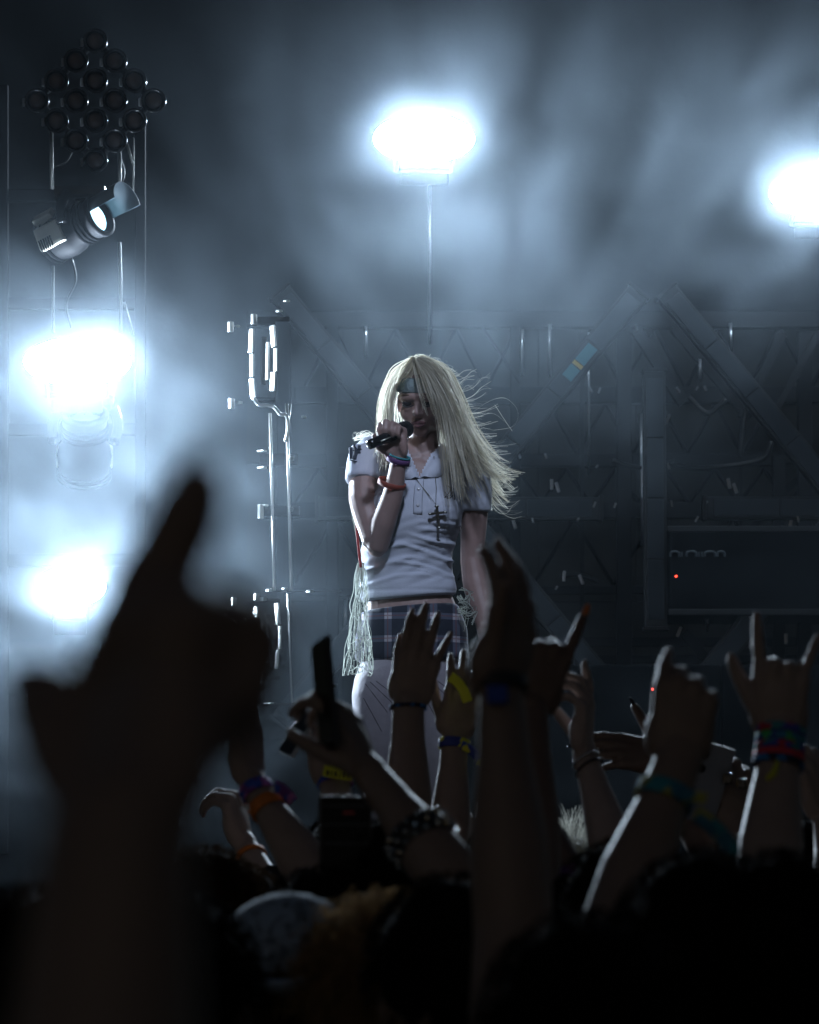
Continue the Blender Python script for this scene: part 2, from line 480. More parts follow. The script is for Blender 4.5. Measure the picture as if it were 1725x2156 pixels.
# ================================================================== lamp tower on the side of the stage
tower_m = mat('tower black paint', (0.010, 0.011, 0.013), 0.8, spec=.05, var=0.4, scale=10, bump=0.1)
pipe_m = mat('dull galvanised pipe', (.22, .22, .21), .5, metal=.6, var=.3, scale=30)
t_tow = thing('lamp_tower', (-1.1, 10.35, STAGE_Z), 'black lamp tower with pale uprights holding the lamp cluster', 'lamp tower')
def tbeam(x1, y1, x2, y2, w, d, name='upright', m=tower_m): beam(x1, y1, x2, y2, w, d, name, m, t_tow)
tbeam(6, 180, 6, 1800, 24, 10.6); tbeam(296, 250, 296, 1800, 22, 10.6)
for y in (412, 640, 905, 1180, 1450): tbeam(16, y, 286, y, 26, 10.62, 'cross_bar')
for (x1, y1, x2, y2, r) in ((108, 275, 110, 398, 4.2), (252, 318, 253, 408, 4), (252, 510, 256, 700, 4), (112, 560, 113, 700, 3), (268, 304, 281, 346, 2.6), (262, 636, 282, 706, 2.4), (281, 290, 281, 420, 2)):
    pipe(x1, y1, x2, y2, r, 10.25, pipe_m, 'pipe', t_tow)

# 16-lamp cluster: a 4 x 4 matrix stood on its corner
pod_lens = mat('unlit amber lens', (0.13, 0.085, 0.075), 0.25, var=0.35, scale=30, coat=0.4)
c0 = at(201, 212, 9.78)
t_clu = thing('lamp_cluster', c0, 'diamond cluster of sixteen unlit round lamps on the tower', 'blinder lamp')
aim = (Vector((0.25, 0, 1.9)) - c0).normalized()
k = MB()
for i in (0, 3):
    k.tube([at(201 + 41 * (i - 0), 212 - 126 + 42 * i, 9.88), at(201 + 41 * (i - 3), 212 + 42 * i, 9.88)], .012, 8)
    k.tube([at(201 - 41 * i, 212 - 126 + 42 * i, 9.90), at(201 + 41 * (3 - i), 212 + 42 * i, 9.90)], .012, 8)
k.build('frame', black_metal, t_clu)
for i in range(4):
    for j in range(4):
        p = at(201 + 41 * (i - j), 212 - 126 + 42 * (i + j), 9.78)
        Mx = M4(rot_to(aim), p)
        k = MB(); k.lathe([(.012, -.10), (.030, -.095), (.044, -.05), (.046, .015), (.043, .022), (.037, .02), (.032, -.002), (.030, -.004)], Mx @ Matrix.Scale(.85, 4), 24)
        pod = k.build('lamp_pod', black_gloss, t_clu, True)
        k = MB(); k.lathe([(.0305, -.006), (.0300, .000), (.022, .006), (.010, .009), (.001, .010)], Mx @ Matrix.Scale(.85, 4), 20); k.build('lens', pod_lens, pod, True)
        k = MB(); k.box(p + Vector((-.042, .0, -.005)), (.009, .014, .026), Matrix.Rotation(.4, 3, 'Z'), bev=.003); k.build('clip', steel, pod)

# moving head with its lens lit, pointing up across the stage
def moving_head(c, axis, label, lit=True, s=1.0, cover=None):
    t = thing('moving_head_lamp', c, label, 'moving head lamp')
    axis = Vector(axis).normalized(); rt = rot_to(axis, (0, 0, 1)); Mx = M4(rt, c)
    k = MB(); k.lathe([(z[0] * s, z[1] * s) for z in ((.02, -.17), (.075, -.165), (.095, -.14), (.105, -.06), (.098, -.02), (.085, .0), (.085, .10), (.092, .105), (.092, .125), (.072, .125), (.068, .095))], Mx, 28)
    k.build('head', mat('black matt plastic', (.012, .012, .014), .6, spec=.06), t, True)
    k = MB(); k.lathe([(.068 * s, .092 * s), (.060 * s, .104 * s), (.035 * s, .112 * s), (.002, .115 * s)], Mx, 14)
    k.build('lens', mat('lit beam lens', (.4, .6, .7), .15, emit=(.45, .80, 1.0), estr=3.0) if lit else pod_lens, t)
    if lit:
        k = MB(); n = 12                       # open hood over the lens, lit from inside
        for r0, off in ((.079, 0), (.083, 0)):
            pass
        v = []; f = []
        for i in range(n + 1):
            a = math.pi * (-.50 + 1.0 * i / n)
            for z, r in ((.118, .080), (.27, .086), (.27, .090), (.118, .084)):
                v.append(Mx @ Vector((math.cos(a) * r * s, math.sin(a) * r * s, z * s)))
        for i in range(n):
            for q in range(4):
                f.append((i * 4 + q, (i + 1) * 4 + q, (i + 1) * 4 + (q + 1) % 4, i * 4 + (q + 1) % 4))
        k.add(v, f); k.build('hood', mat('pale hood lining', (.16, .2, .23), .5), t, True)
    cov = mat('cream cover panel', (.62, .60, .52), .42, var=.2, scale=20)
    for sgn in (-1, 1):
        k = MB(); k.box(Mx @ Vector((.055 * s, sgn * .062 * s, -.10 * s)), (.09 * s, .05 * s, .10 * s), rt @ Matrix.Rotation(sgn * .8, 3, 'Z'), bev=.012 * s); k.build('cover', cov, t)
    face_ = Vector((0, -1, 0)); face_ = (face_ - axis * face_.dot(axis)).normalized()      # side turned to the crowd
    rp = rot_to(face_, axis)
    if lit:
     k = MB(); k.box(Vector(c) + face_ * .088 * s - axis * .085 * s, (.13 * s, .10 * s, .05 * s), rp, bev=.014 * s); pn = k.build('side_panel', cov, t)
     for q in range(6):
        k = MB(); k.box(Vector(c) + face_ * .116 * s - axis * (.135 - q * .012) * s - face_.cross(axis) * .03 * s, (.005 * s, .05 * s, .006 * s), rp); k.build('vent_slot', black_metal, pn)
    for z_ in (-.15, -.125, .03, .05, .07):
        k = MB(); r_ = .104 if z_ < 0 else .092
        k.lathe([((r_ - .006) * s, (z_ - .005) * s), (r_ * s, (z_ - .004) * s), (r_ * s, (z_ + .004) * s), ((r_ - .006) * s, (z_ + .005) * s)], Mx, 28); k.build('cooling_ring', flock, t, True)
    side = Vector((0, 0, 1)).cross(axis).normalized()
    for sgn in (-1, 1):
        k = MB(); k.tube(spline([Vector(c) + side * (sgn * .115 * s), Vector(c) + side * (sgn * .125 * s) + Vector((0, .03, .07 * s)), Vector(c) + side * (sgn * .10 * s) + Vector((0, .1 * s, .15 * s))], 5), .022 * s, 10); k.build('yoke_arm', black_gloss, t, True)
    k = MB(); k.box(Vector(c) + Vector((0, .12 * s, .16 * s)), (.22 * s, .16 * s, .06 * s), bev=.015); k.build('base', black_gloss, t)
    k = MB(); k.box(Vector(c) + Vector((0, .1 * s, .12 * s)), (.05 * s, .03 * s, .05 * s), bev=.006); k.build('clamp', steel, t)
    return t
moving_head(at(165, 478, 9.7), (.80, -.50, .30), 'black moving head lamp with cream covers and a lit pale blue lens', s=.74)
moving_head(at(178, 930, 10.2), (0.05, -.55, .8), 'unlit moving head lamp lost in the glow under a strobe', False, .85)

# ================================================================== bright metal fixture column beside the singer
Yc = 9.62
bright = mat('bright polished steel', (0.80, 0.80, 0.76), 0.30, metal=1.0, var=.12, scale=60, bump=.05)
t_col = thing('fixture_post', (at(590, 1500, Yc).x, Yc + .05, STAGE_Z), 'slim post with gleaming steel edges and two looped brackets', 'lighting post')
def plate(x1, y1, x2, y2, wpx, name='bracket_plate', yaw=-.72, d=Yc, parent=None):
    a, b = at(x1, y1, d), at(x2, y2, d)
    u = (b - a); L = u.length; u.normalize()
    nrm = Vector((math.sin(yaw), -math.cos(yaw), 0))
    rot = rot_to(nrm, u)
    k = MB(); k.box((a + b) / 2, (L, wpx * d / F_PX * 1.3, .006), rot, bev=.0015); return k.build(name, bright, parent or t_col)
for oy, ox in ((0, 0), (585, 9)):
    for (x1, y1, x2, y2, w) in ((531, 692, 528, 742, 9), (531, 745, 531, 793, 7), (529, 797, 535, 838, 9), (572, 685, 579, 730, 9), (581, 733, 581, 782, 6), (578, 784, 573, 823, 9)):
        plate(x1 + ox, y1 + oy, x2 + ox, y2 + oy, w)
    k = MB(); k.box(at(556 + ox, 760 + oy, Yc + .05), (.016, .02, .15), bev=.004); k.build('lamp_body', black_gloss, t_col)
    for yy in (680, 842):
        k = MB(); k.box(at(556 + ox, yy + oy, Yc + .02), (.072, .035, .012), bev=.004); k.build('bracket_bar', black_gloss, t_col)
plate(565, 720, 563, 800, 5, 'bracket_plate', -.6, Yc + .03)
for x, x2, y1, y2, r in ((569, 578, 870, 1244, 3.2), (604, 614, 850, 1244, 3.4), (605, 615, 1250, 1480, 2.0), (612, 604, 850, 930, 2.4)):
    pipe(x, y1, x2, y2, r, Yc, bright, 'post_tube', t_col)
k = MB(); k.tube(spline([at(x, y, Yc - .02) for x, y in ((534, 838), (545, 852), (563, 853), (578, 858), (590, 872), (604, 876), (607, 905), (601, 930))], 5), .006, 8); k.build('looped_cable', bright, t_col, True)
for (x1, x2, y, w) in ((548, 628, 968, 24), (550, 632, 1076, 22), (560, 720, 1245, 3), (558, 640, 1482, 3), (538, 610, 672, 10)):
    beam(x1, y, x2, y, w, Yc + .06, 'cross_bar', black_gloss, t_col)
for (x, y, w, h) in ((486, 688, 7, 22), (500, 687, 5, 5), (535, 672, 7, 22), (488, 850, 7, 22), (504, 848, 8, 6), (549, 1077, 7, 30), (560, 1064, 5, 4), (552, 950, 16, 4), (552, 985, 16, 4), (493, 1267, 6, 18), (541, 1258, 6, 18), (553, 1262, 12, 8),
                     (567, 1243, 8, 6), (600, 1240, 8, 6), (653, 1245, 9, 6), (553, 1424, 10, 8), (566, 1481, 18, 3), (612, 1072, 5, 10), (613, 965, 6, 9), (640, 878, 5, 4), (588, 655, 9, 5), (604, 634, 8, 4)):
    a = at(x, y, Yc - .005)
    k = MB(); k.box(a, (w * Yc / F_PX * 1.2, .016, h * Yc / F_PX), Matrix.Rotation(-.7, 3, 'Z'), bev=.0025); k.build('clip', bright, t_col)

# cables and safety wires of the lamp tower
for pts, r_ in (([(240, 300), (262, 360), (250, 400)], .003), ([(161, 300), (140, 340), (110, 352)], .003), ([(150, 540), (160, 590), (140, 640), (150, 690)], .004)):
    k = MB(); k.tube(spline([at(x, y, 10.4) for x, y in pts], 6), r_, 6); k.build('cable', cable_m, t_tow, True)
# ================================================================== people: shared shapes
from mathutils.bvhtree import BVHTree
def ellipsoid(c, r, rot=None, n=14):
    v = []; f = []
    rot = rot or Matrix.Identity(3)
    m = n // 2 + 1
    for i in range(1, m):
        ph = math.pi * i / m
        for k in range(n):
            a = 2 * math.pi * k / n
            v.append(Vector(c) + rot @ Vector((r[0] * math.sin(ph) * math.cos(a), r[1] * math.sin(ph) * math.sin(a), r[2] * math.cos(ph))))
    for i in range(m - 2):
        for k in range(n):
            f.append((i * n + k, (i + 1) * n + k, (i + 1) * n + (k + 1) % n, i * n + (k + 1) % n))
    v.append(Vector(c) + rot @ Vector((0, 0, r[2]))); v.append(Vector(c) - rot @ Vector((0, 0, r[2])))
    t, b = len(v) - 2, len(v) - 1
    for k in range(n):
        f.append((t, k, (k + 1) % n)); q = (m - 2) * n
        f.append((b, q + (k + 1) % n, q + k))
    return v, f

def limb(G, pts, rad, ref=None, k=4, n=14, cap=.7):
    """smooth tapered limb with rounded ends"""
    P = spline(pts, k)
    if isinstance(rad[0], (tuple, list)):
        ra = interp([r[0] for r in rad], k); rb = interp([r[1] for r in rad], k)
    else:
        ra = interp(rad, k); rb = ra
    d0 = (P[0] - P[1]).normalized(); d1 = (P[-1] - P[-2]).normalized()
    P = [P[0] + d0 * min(ra[0], rb[0]) * cap] + P + [P[-1] + d1 * min(ra[-1], rb[-1]) * cap]
    q = .5 if cap > .4 else .93
    R_ = [(ra[0] * q, rb[0] * q)] + list(zip(ra, rb)) + [(ra[-1] * q, rb[-1] * q)]
    G.tube(P, R_, n, True, 1.0, ref)

def hand(G, W, F, N, side, curls, spread=(8, 2, -4, -11), thumb=(38, 20, 15), s=1.0, fat=1.0):
    """add a hand. W wrist, F direction wrist->knuckles, N direction the palm faces,
    side +1: thumb on the F x N side.  curls: per finger (a, b, c) bends towards the palm in degrees.
    thumb: (angle away from the fingers, angle towards the palm, bend). returns finger tips"""
    F = Vector(F).normalized(); N = Vector(N); N = (N - F * N.dot(F)).normalized()
    X = F.cross(N) * side
    W = Vector(W)
    L = lambda x, y, z: W + (X * x + F * y + N * z) * s
    mcp = [(.030, .092, 0), (.010, .098, -.003), (-.011, .094, -.002), (-.030, .083, .001)]
    length = [.074, .083, .076, .060]; rad = [.0090, .0094, .0088, .0076]
    tips = []
    for i in range(4):
        m = mcp[i]
        limb(G, [L(m[0] * .45, .0, .002), L(m[0] * .8, .045, .003), L(*m)], [.0135 * s, .0135 * s, .0118 * s], k=3, n=10)
        a = R(spread[i]); d = (F * math.cos(a) + X * math.sin(a)).normalized()
        p = L(*m); pts = [p - d * .012 * s, p]; t = 0
        for ph, cu in zip((.44, .31, .25), curls[i]):
            t += R(cu)
            p = p + (d * math.cos(t) + N * math.sin(t)) * (length[i] * ph * s)
            pts.append(p)
        r = rad[i] * s * fat
        # round knuckles: a bent, tapering finger
        b0, b1, b2, b3, b4 = pts
        limb(G, [b0, b1, (b1 + b2) / 2, b2, (b2 + b3) / 2, b3, b4], [r * 1.15, r * 1.18, r * .99, r * 1.13, r * .93, r * .99, r * .74], k=3, n=10)
        tips.append((pts[-1], (pts[-1] - pts[-2]).normalized(), N))
    v, f = ellipsoid(L(.026, .034, .010), (.019 * s, .034 * s, .016 * s), Matrix((X, F, N)).transposed()); G.add(v, f)   # ball of the thumb
    v, f = ellipsoid(L(-.026, .036, .008), (.014 * s, .036 * s, .015 * s), Matrix((X, F, N)).transposed()); G.add(v, f)
    v, f = ellipsoid(L(0, .052, .000), (.036 * s, .048 * s, .0135 * s), Matrix((X, F, N)).transposed()); G.add(v, f)
    a, b, c = (R(q) for q in thumb)
    d = (F * math.cos(a) + X * math.sin(a)); d = (d * math.cos(b) + N * math.sin(b)).normalized()
    p0 = L(.022, .018, .006); p1 = p0 + d * .044 * s
    d2 = (d * math.cos(c) + (F * .5 - X * .5 + N * .2).normalized() * math.sin(c)).normalized()
    p2 = p1 + d2 * .034 * s; d3 = (d2 * math.cos(c * .8) + (F * .3 - X * .7 + N * .2).normalized() * math.sin(c * .8)).normalized()
    p3 = p2 + d3 * .025 * s
    limb(G, [p0, p1, p2, p3], [.0150 * s, .0118 * s * fat, .0108 * s * fat, .0080 * s * fat], k=4, n=10)
    tips.append((p3, d3, N))
    return tips

def skin_mat(name, col):
    return mat(name, col, .46, var=.22, scale=35, bump=.10, spec=.40, sheen=.06, sss=.0)

def surf(bvh, px, py, off=0.0):
    """point of a surface seen at a frame position, lifted by off along its normal"""
    o = Vector((0, 0, CAM_Z)); d = (at(px, py, 9) - o).normalized()
    h = bvh.ray_cast(o, d)
    if h[0] is None: return at(px, py, 9), Vector((0, -1, 0))
    n = h[1] if h[1].dot(d) < 0 else -h[1]
    return h[0] + n * off, n

def bvh_of(me):
    return BVHTree.FromPolygons([v.co.copy() for v in me.vertices], [tuple(p.vertices) for p in me.polygons])

def band(me_name, W, axis, r, width, m, parent, flat=.78, ref=None, tilt=None, thick=.002):
    """wristband: a short ring round a limb"""
    axis = Vector(axis).normalized()
    if tilt is not None: axis = (axis + Vector(tilt)).normalized()
    rt = rot_to(axis, ref or (1, 0, 0))
    v = []; f = []; n = 28
    prof = [(0, -.5), (thick, -.42), (thick, .42), (0, .5), (-thick, .42), (-thick, -.42)]
    for k in range(n):
        a = 2 * math.pi * k / n
        for dr, z in prof:
            v.append(Vector(W) + rt @ Vector(((r + dr) * math.cos(a), (r * flat + dr) * math.sin(a), z * width)))
    q = len(prof)
    for k in range(n):
        for j in range(q):
            f.append((k * q + j, ((k + 1) % n) * q + j, ((k + 1) % n) * q + (j + 1) % q, k * q + (j + 1) % q))
    return link(me_name, mesh(me_name, v, f), m, parent, True)

def strands(paths, r0, r1, n=3, tones=None):
    """many thin tapering hairs in one mesh (fast)"""
    V = []; Fc = []; base = 0; rngs = np.random.RandomState(3)
    for P in paths:
        P = np.asarray(P, dtype=float); k = len(P)
        T = np.gradient(P, axis=0); T /= np.linalg.norm(T, axis=1)[:, None] + 1e-9
        ref = rngs.normal(0, 1, 3) if n == 2 else np.array([0.31, 0.87, 0.38])
        A = np.cross(T, ref); A /= np.linalg.norm(A, axis=1)[:, None] + 1e-9
        B = np.cross(T, A)
        rr = np.linspace(r0, r1, k)[:, None]
        for j in range(n):
            a = 2 * math.pi * j / n
            V.append(P + (A * math.cos(a) + B * math.sin(a)) * rr)
        for j in range(1 if n == 2 else n):
            j2 = (j + 1) % n
            i = np.arange(k - 1)
            Fc.append(np.stack([base + j * k + i, base + j2 * k + i, base + j2 * k + i + 1, base + j * k + i + 1], 1))
        base += n * k
    V = np.concatenate(V); Fc = np.concatenate(Fc)
    me = bpy.data.meshes.new('hair')
    me.vertices.add(len(V)); me.vertices.foreach_set('co', V.ravel())
    me.loops.add(Fc.size); me.loops.foreach_set('vertex_index', Fc.ravel().astype(np.int32))
    me.polygons.add(len(Fc)); me.polygons.foreach_set('loop_start', np.arange(0, Fc.size, 4, dtype=np.int32))
    me.update(calc_edges=True)
    me.polygons.foreach_set('use_smooth', [True] * len(Fc))
    if tones is not None:
        at_ = me.attributes.new('tone', 'FLOAT', 'POINT')
        at_.data.foreach_set('value', np.concatenate([np.full(n * len(P_), t_, dtype=np.float32) for P_, t_ in zip(paths, tones)]))
    return me

def nspline(P, k):
    return np.array([tuple(q) for q in spline([Vector(p) for p in P], k)])
# ================================================================== the singer
def S(px, py, dy=0.0): return at(px, py, 9.0 + dy)
skin_s = skin_mat('fair skin', (0.36, 0.245, 0.22))
singer = thing('person', (S(870, 1200).x, 9.0, STAGE_Z), 'singer in a white polo shirt with long blond hair singing into a microphone', 'person')
G = MB()
limb(G, [S(890, 985, .02), S(876, 1040, .01), S(868, 1090, 0), S(858, 1150, .01), S(855, 1200, .015), S(860, 1260, .015), S(868, 1330, .02), S(872, 1400, .02)],
     [(.095, .06), (.13, .085), (.128, .09), (.115, .08), (.112, .078), (.124, .085), (.15, .105), (.155, .105)], ref=(1, 0, 0), n=22)
for px, py in ((818, 1068), (926, 1078)):
    v, f = ellipsoid(S(px, py, -.055), (.055, .05, .055)); G.add(v, f)
limb(G, [S(893, 975, .02), S(830, 960, .01), S(778, 964, 0)], [.046, .044, .040])
limb(G, [S(893, 975, .02), S(955, 980, .01), S(1000, 1000, 0)], [.05, .048, .045])
# raised arm (holding the microphone)
ELB, WR = S(791, 1138, -.10), S(840, 966, -.19)
limb(G, [S(772, 972, 0), S(768, 1050, -.05), ELB], [.042, .046, .039])
limb(G, [ELB + Vector((.004, 0, -.02)), S(808, 1100, -.13), S(828, 1040, -.155), WR], [(.034, .033), (.037, .035), (.032, .029), (.025, .020)])
Fh = (S(832, 904, -.20) - WR).normalized()
Nh = Vector((-.45, -.70, .35))
hand(G, WR, Fh, Nh, -1, [(62, 80, 45), (66, 84, 45), (70, 84, 45), (72, 84, 45)], spread=(4, 1, -2, -5), thumb=(30, 55, 30), s=.95)
# hanging arm
limb(G, [S(1000, 1003, 0), S(998, 1090, .03), S(994, 1180, .04)], [.043, .040, .033])
limb(G, [S(994, 1175, .04), S(1004, 1230, .03), S(1022, 1300, .0), S(1034, 1385, -.03)], [(.034, .034), (.040, .038), (.033, .030), (.025, .020)])
hand(G, S(1034, 1385, -.03), (.1, -.15, -1), (-1, 0, -.1), 1, [(20, 25, 15)] * 4, s=.95)
# legs
for sg, pts in ((-1, [(828, 1390, .02), (800, 1470, -.02), (806, 1620, -.03), (812, 1730, .02), (806, 1850, .04), (804, 1972, .05)]),
                (1, [(912, 1390, .02), (930, 1480, .0), (936, 1620, -.02), (932, 1730, .03), (930, 1850, .05), (930, 1972, .05)])):
    limb(G, [S(*p) for p in pts], [.083, .078, .056, .054, .045, .036], n=18)
    a = S(pts[-1][0], 1985, .05); a.z = STAGE_Z + .045
    limb(G, [a + Vector((0, .05, .0)), a + Vector((0, -.03, .0)), a + Vector((sg * .02, -.15, -.012))], [(.042, .042), (.045, .04), (.036, .026)], ref=(1, 0, 0))
# head
HF = Vector((-.17, -.93, -.26)).normalized()
HU = Vector((-.05, -.30, 1.0)); HU = (HU - HF * HU.dot(HF)).normalized()
HR = HU.cross(HF)
HC = S(889, 838, -.01)
HS = .94
HM = Matrix((HR, HF, HU)).transposed()
H = lambda x, y, z: HC + HM @ (Vector((x, y, z)) * HS)
limb(G, [S(893, 985, .03), S(892, 945, .025), H(0, -.03, -.06)], [.056, .048, .046])
for c, r in (((0, -.012, .028), (.073, .090, .086)), ((0, .022, -.028), (.059, .062, .082)), ((0, .050, -.090), (.029, .026, .022)),
             ((-.034, .048, -.036), (.027, .026, .03)), ((.034, .048, -.036), (.027, .026, .03)), ((-.044, .01, -.07), (.016, .035, .02)), ((.044, .01, -.07), (.016, .035, .02)),
             ((-.074, -.01, -.018), (.008, .016, .028)), ((.074, -.01, -.018), (.008, .016, .028))):
    v, f = ellipsoid(H(*c), [q * HS for q in r], HM, 18); G.add(v, f)
limb(G, [H(-.047, .064, .008), H(-.02, .082, .014), H(.02, .082, .014), H(.047, .064, .008)], [.010, .012, .012, .010], k=3)
limb(G, [H(0, .084, .006), H(0, .094, -.015), H(0, .106, -.034)], [.0075, .0085, .0105], k=4)
for sx in (-1, 1):
    v, f = ellipsoid(H(sx * .0095, .094, -.036), (.008, .010, .007), HM); G.add(v, f)
    v, f = ellipsoid(H(sx * .031, .066, -.004), (.017, .013, .013), HM); G.add(v, f)
limb(G, [H(-.023, .078, -.064), H(-.007, .088, -.060), H(.007, .088, -.060), H(.023, .078, -.064)], [.0035, .006, .006, .0035], k=3)
limb(G, [H(-.021, .077, -.068), H(0, .087, -.073), H(.021, .077, -.068)], [.0035, .0068, .0035], k=3)
body_me = remesh(G.v, G.f, .0042, 3, .5)
body = link('body', body_me, skin_s, singer)
# eyelids with dark make-up, lips
lid = mat('dark eye make-up', (.035, .03, .035), .5); lip = mat('dusky lips', (.17, .075, .08), .5)
bb = bvh_of(body_me)
for sx in (-1, 1):
    v, f = ellipsoid(H(sx * .031, .069, -.005), (.0175, .012, .0105), HM, 16); link('eyelid', mesh('eyelid', v, f), lid, singer, True)
    k = MB(); k.tube(spline([H(sx * .013, .079, -.012), H(sx * .03, .084, -.016), H(sx * .049, .073, -.011)], 4), .0016, 6); k.build('eyelash', lid, singer, True)
    k = MB(); k.tube(spline([H(sx * .014, .090, .017), H(sx * .033, .087, .022), H(sx * .052, .070, .017)], 4), .0026, 6, flat=.7); k.build('eyebrow', mat('brow hair', (.12, .08, .05), .7), singer, True)
k = MB(); limb(k, [H(-.021, .082, -.066), H(-.007, .0905, -.0625), H(.007, .0905, -.0625), H(.021, .082, -.066)], [.003, .0052, .0052, .003], k=3); k.build('upper_lip', lip, singer, True)
k = MB(); limb(k, [H(-.019, .081, -.069), H(0, .0905, -.0745), H(.019, .081, -.069)], [.003, .006, .003], k=3); k.build('lower_lip', lip, singer, True)

# ---- polo shirt
G = MB()
limb(G, [S(892, 972, .02), S(878, 1035, .005), S(868, 1090, -.005), S(858, 1150, .005), S(856, 1200, .01), S(860, 1256, .012)],
     [(.085, .066), (.140, .098), (.142, .106), (.131, .097), (.132, .094), (.141, .102)], ref=(1, 0, 0), k=6, n=30, cap=.06)
for px, py in ((820, 1066), (925, 1078)):
    v, f = ellipsoid(S(px, py, -.06), (.062, .055, .062)); G.add(v, f)
limb(G, [S(893, 968, .02), S(825, 950, .01), S(772, 956, 0)], [.054, .054, .050])
limb(G, [S(893, 972, .02), S(955, 976, .01), S(1000, 998, 0)], [.056, .058, .053])
limb(G, [S(774, 954, 0), S(766, 985, -.015), S(763, 1011, -.03)], [.053, .051, .050], cap=.12)
limb(G, [S(998, 998, 0), S(1002, 1040, .015), S(1001, 1072, .02)], [.049, .048, .047], cap=.12)
shirt_me = remesh(G.v, G.f, .0048, 5, .5)
# cloth folds pulled from the armpits across the waist, real relief in the surface
n = len(shirt_me.vertices)
co = np.empty(n * 3); shirt_me.vertices.foreach_get('co', co); co = co.reshape(-1, 3)
no = np.empty(n * 3); shirt_me.vertices.foreach_get('normal', no); no = no.reshape(-1, 3)
zt, zb = S(0, 1075).z, S(0, 1262).z
xm = S(862, 1200).x
u = (co[:, 2] - zb) / (zt - zb)                     # 0 hem .. 1 bust
x = co[:, 0] - xm
rng = np.random.RandomState(4)
disp = np.zeros(n)
warp = np.array([mnoise.noise(Vector((p[0] * 9, p[1] * 4, p[2] * 9))) for p in co])
fine = np.array([mnoise.noise(Vector((p[0] * 14 + p[2] * 9, p[1] * 5, p[2] * 55 - p[0] * 22))) for p in co])
for (u0, sl, wd, amp, x0, x1) in ((.20, .25, .020, .003, -.14, .06), (.34, -.55, .022, .005, -.03, .2), (.41, .6, .028, .006, -.2, .0), (.50, -.35, .016, .004, .04, .2),
                                 (.56, -.75, .022, .007, -.01, .2), (.60, .5, .026, .006, -.2, .0), (.70, -.5, .018, .006, .03, .2), (.79, -.3, .018, .005, .05, .2), (.27, -.15, .016, .003, .02, .2), (.86, -.35, .014, .004, .06, .2)):
    uu = u0 + sl * x + .09 * warp
    w = sstep(x0 - .05, x0 + .03, x) * (1 - sstep(x1 - .03, x1 + .05, x)) * (.6 + .8 * np.abs(warp) ** .5)
    disp += amp * w * (np.exp(-((u - uu) / wd) ** 2) - .6 * np.exp(-((u - uu - wd * 1.9) / (wd * 1.2)) ** 2))
disp += .0032 * fine * sstep(.02, .2, u) * (1 - sstep(.75, 1.0, u)) + .0012 * fine
fr = sstep(.2, -.6, no[:, 1]) * .75 + .25
co += no * (disp * fr)[:, None]
# stitched hem and sleeve ends: a shallow groove above the edge
for zc in (zb + .022,):
    co -= no * (.0022 * np.exp(-((co[:, 2] - zc) / .004) ** 2))[:, None]
shirt_me.vertices.foreach_set('co', co.ravel()); shirt_me.update()
bm = bmesh.new(); bm.from_mesh(shirt_me)
def to_px(p):
    q = cam.matrix_basis.inverted() @ p
    return 862.5 + F_PX * q.x / -q.z, 1078 - F_PX * q.y / -q.z
kill = []
for fc in bm.faces:
    c = fc.calc_center_median(); px_, py_ = to_px(c)
    if py_ < 1002 and c.y < 9.04 and -(1002 - py_) * .46 < px_ - 884 < (1002 - py_) * .52: kill.append(fc)
    elif (c - S(892, 950, .02)).length < .062: kill.append(fc)
bmesh.ops.delete(bm, geom=kill, context='FACES'); bm.to_mesh(shirt_me); bm.free()
poly_m = mat('white pique cotton', (.60, .64, .74), .85, var=.10, scale=260, bump=.12, sheen=.25, transl=.10)
shirt = link('shirt', shirt_me, poly_m, singer)
sb = bvh_of(shirt_me)
# collar: a band round the back of the neck and two pointed flaps along the opening
def flap(rows, name):
    v = []; f = []; nr = len(rows); 
    for (xi, yi, di, xo, yo, do_) in rows:
        a_, b_ = S(xi, yi, di), S(xo, yo, do_)
        if yo > 970: b_ = surf(sb, xo, yo, .005)[0]
        if yi > 990: a_ = surf(sb, xi, yi + 3, .006)[0]
        m_ = (a_ + b_) / 2 + Vector((0, -.006, .004))
        for q in (a_, m_, b_): v.append(q)
        for q in (b_, m_, a_): v.append(q + Vector((0, .004, -.001)))
    for i_ in range(nr - 1):
        for q in range(6): f.append((i_ * 6 + q, i_ * 6 + (q + 1) % 6, (i_ + 1) * 6 + (q + 1) % 6, (i_ + 1) * 6 + q))
    f.append(tuple(range(6))); f.append(tuple(range((nr - 1) * 6 + 5, (nr - 1) * 6 - 1, -1)))
    link(name, mesh(name, v, f), poly_m, singer, True)
flap([(915, 935, .055, 945, 955, .05), (918, 945, .0, 948, 965, -.01), (912, 962, -.045, 944, 982, -.055), (900, 982, -.075, 938, 998, -.085), (885, 1002, -.095, 921, 1006, -.10), (883, 1006, -.097, 905, 1007, -.102)], 'collar')
flap([(866, 935, .055, 842, 950, .05), (862, 945, .0, 836, 962, -.01), (866, 962, -.045, 838, 980, -.06), (873, 982, -.075, 846, 1000, -.085), (882, 1002, -.095, 855, 1010, -.10), (882, 1006, -.097, 866, 1010, -.102)], 'collar')
def strip(pts, w, m, name, parent, bvh, off=.002, flat=.25, k=4):
    P = [surf(bvh, x, y, off)[0] for x, y in pts]
    q = MB(); q.tube(spline(P, k), [(w, w * flat)] * ((len(P) - 1) * k + 1), 8, True, 1, (1, 0, 0)); return q.build(name, m, parent, True)
strip([(884, 1008), (882, 1030), (880, 1055), (880, 1082)], .013, poly_m, 'placket', singer, sb, .0005, .2)
btn = mat('shirt button', (.5, .52, .56), .3)
for px, py in ((882, 1030), (880, 1064)):
    p, nrm = surf(sb, px, py, .004); k = MB(); k.lathe([(.0045, -.001), (.0048, .0005), (.004, .0015), (.001, .0012)], M4(rot_to(nrm), p), 12); k.build('button', btn, singer, True)
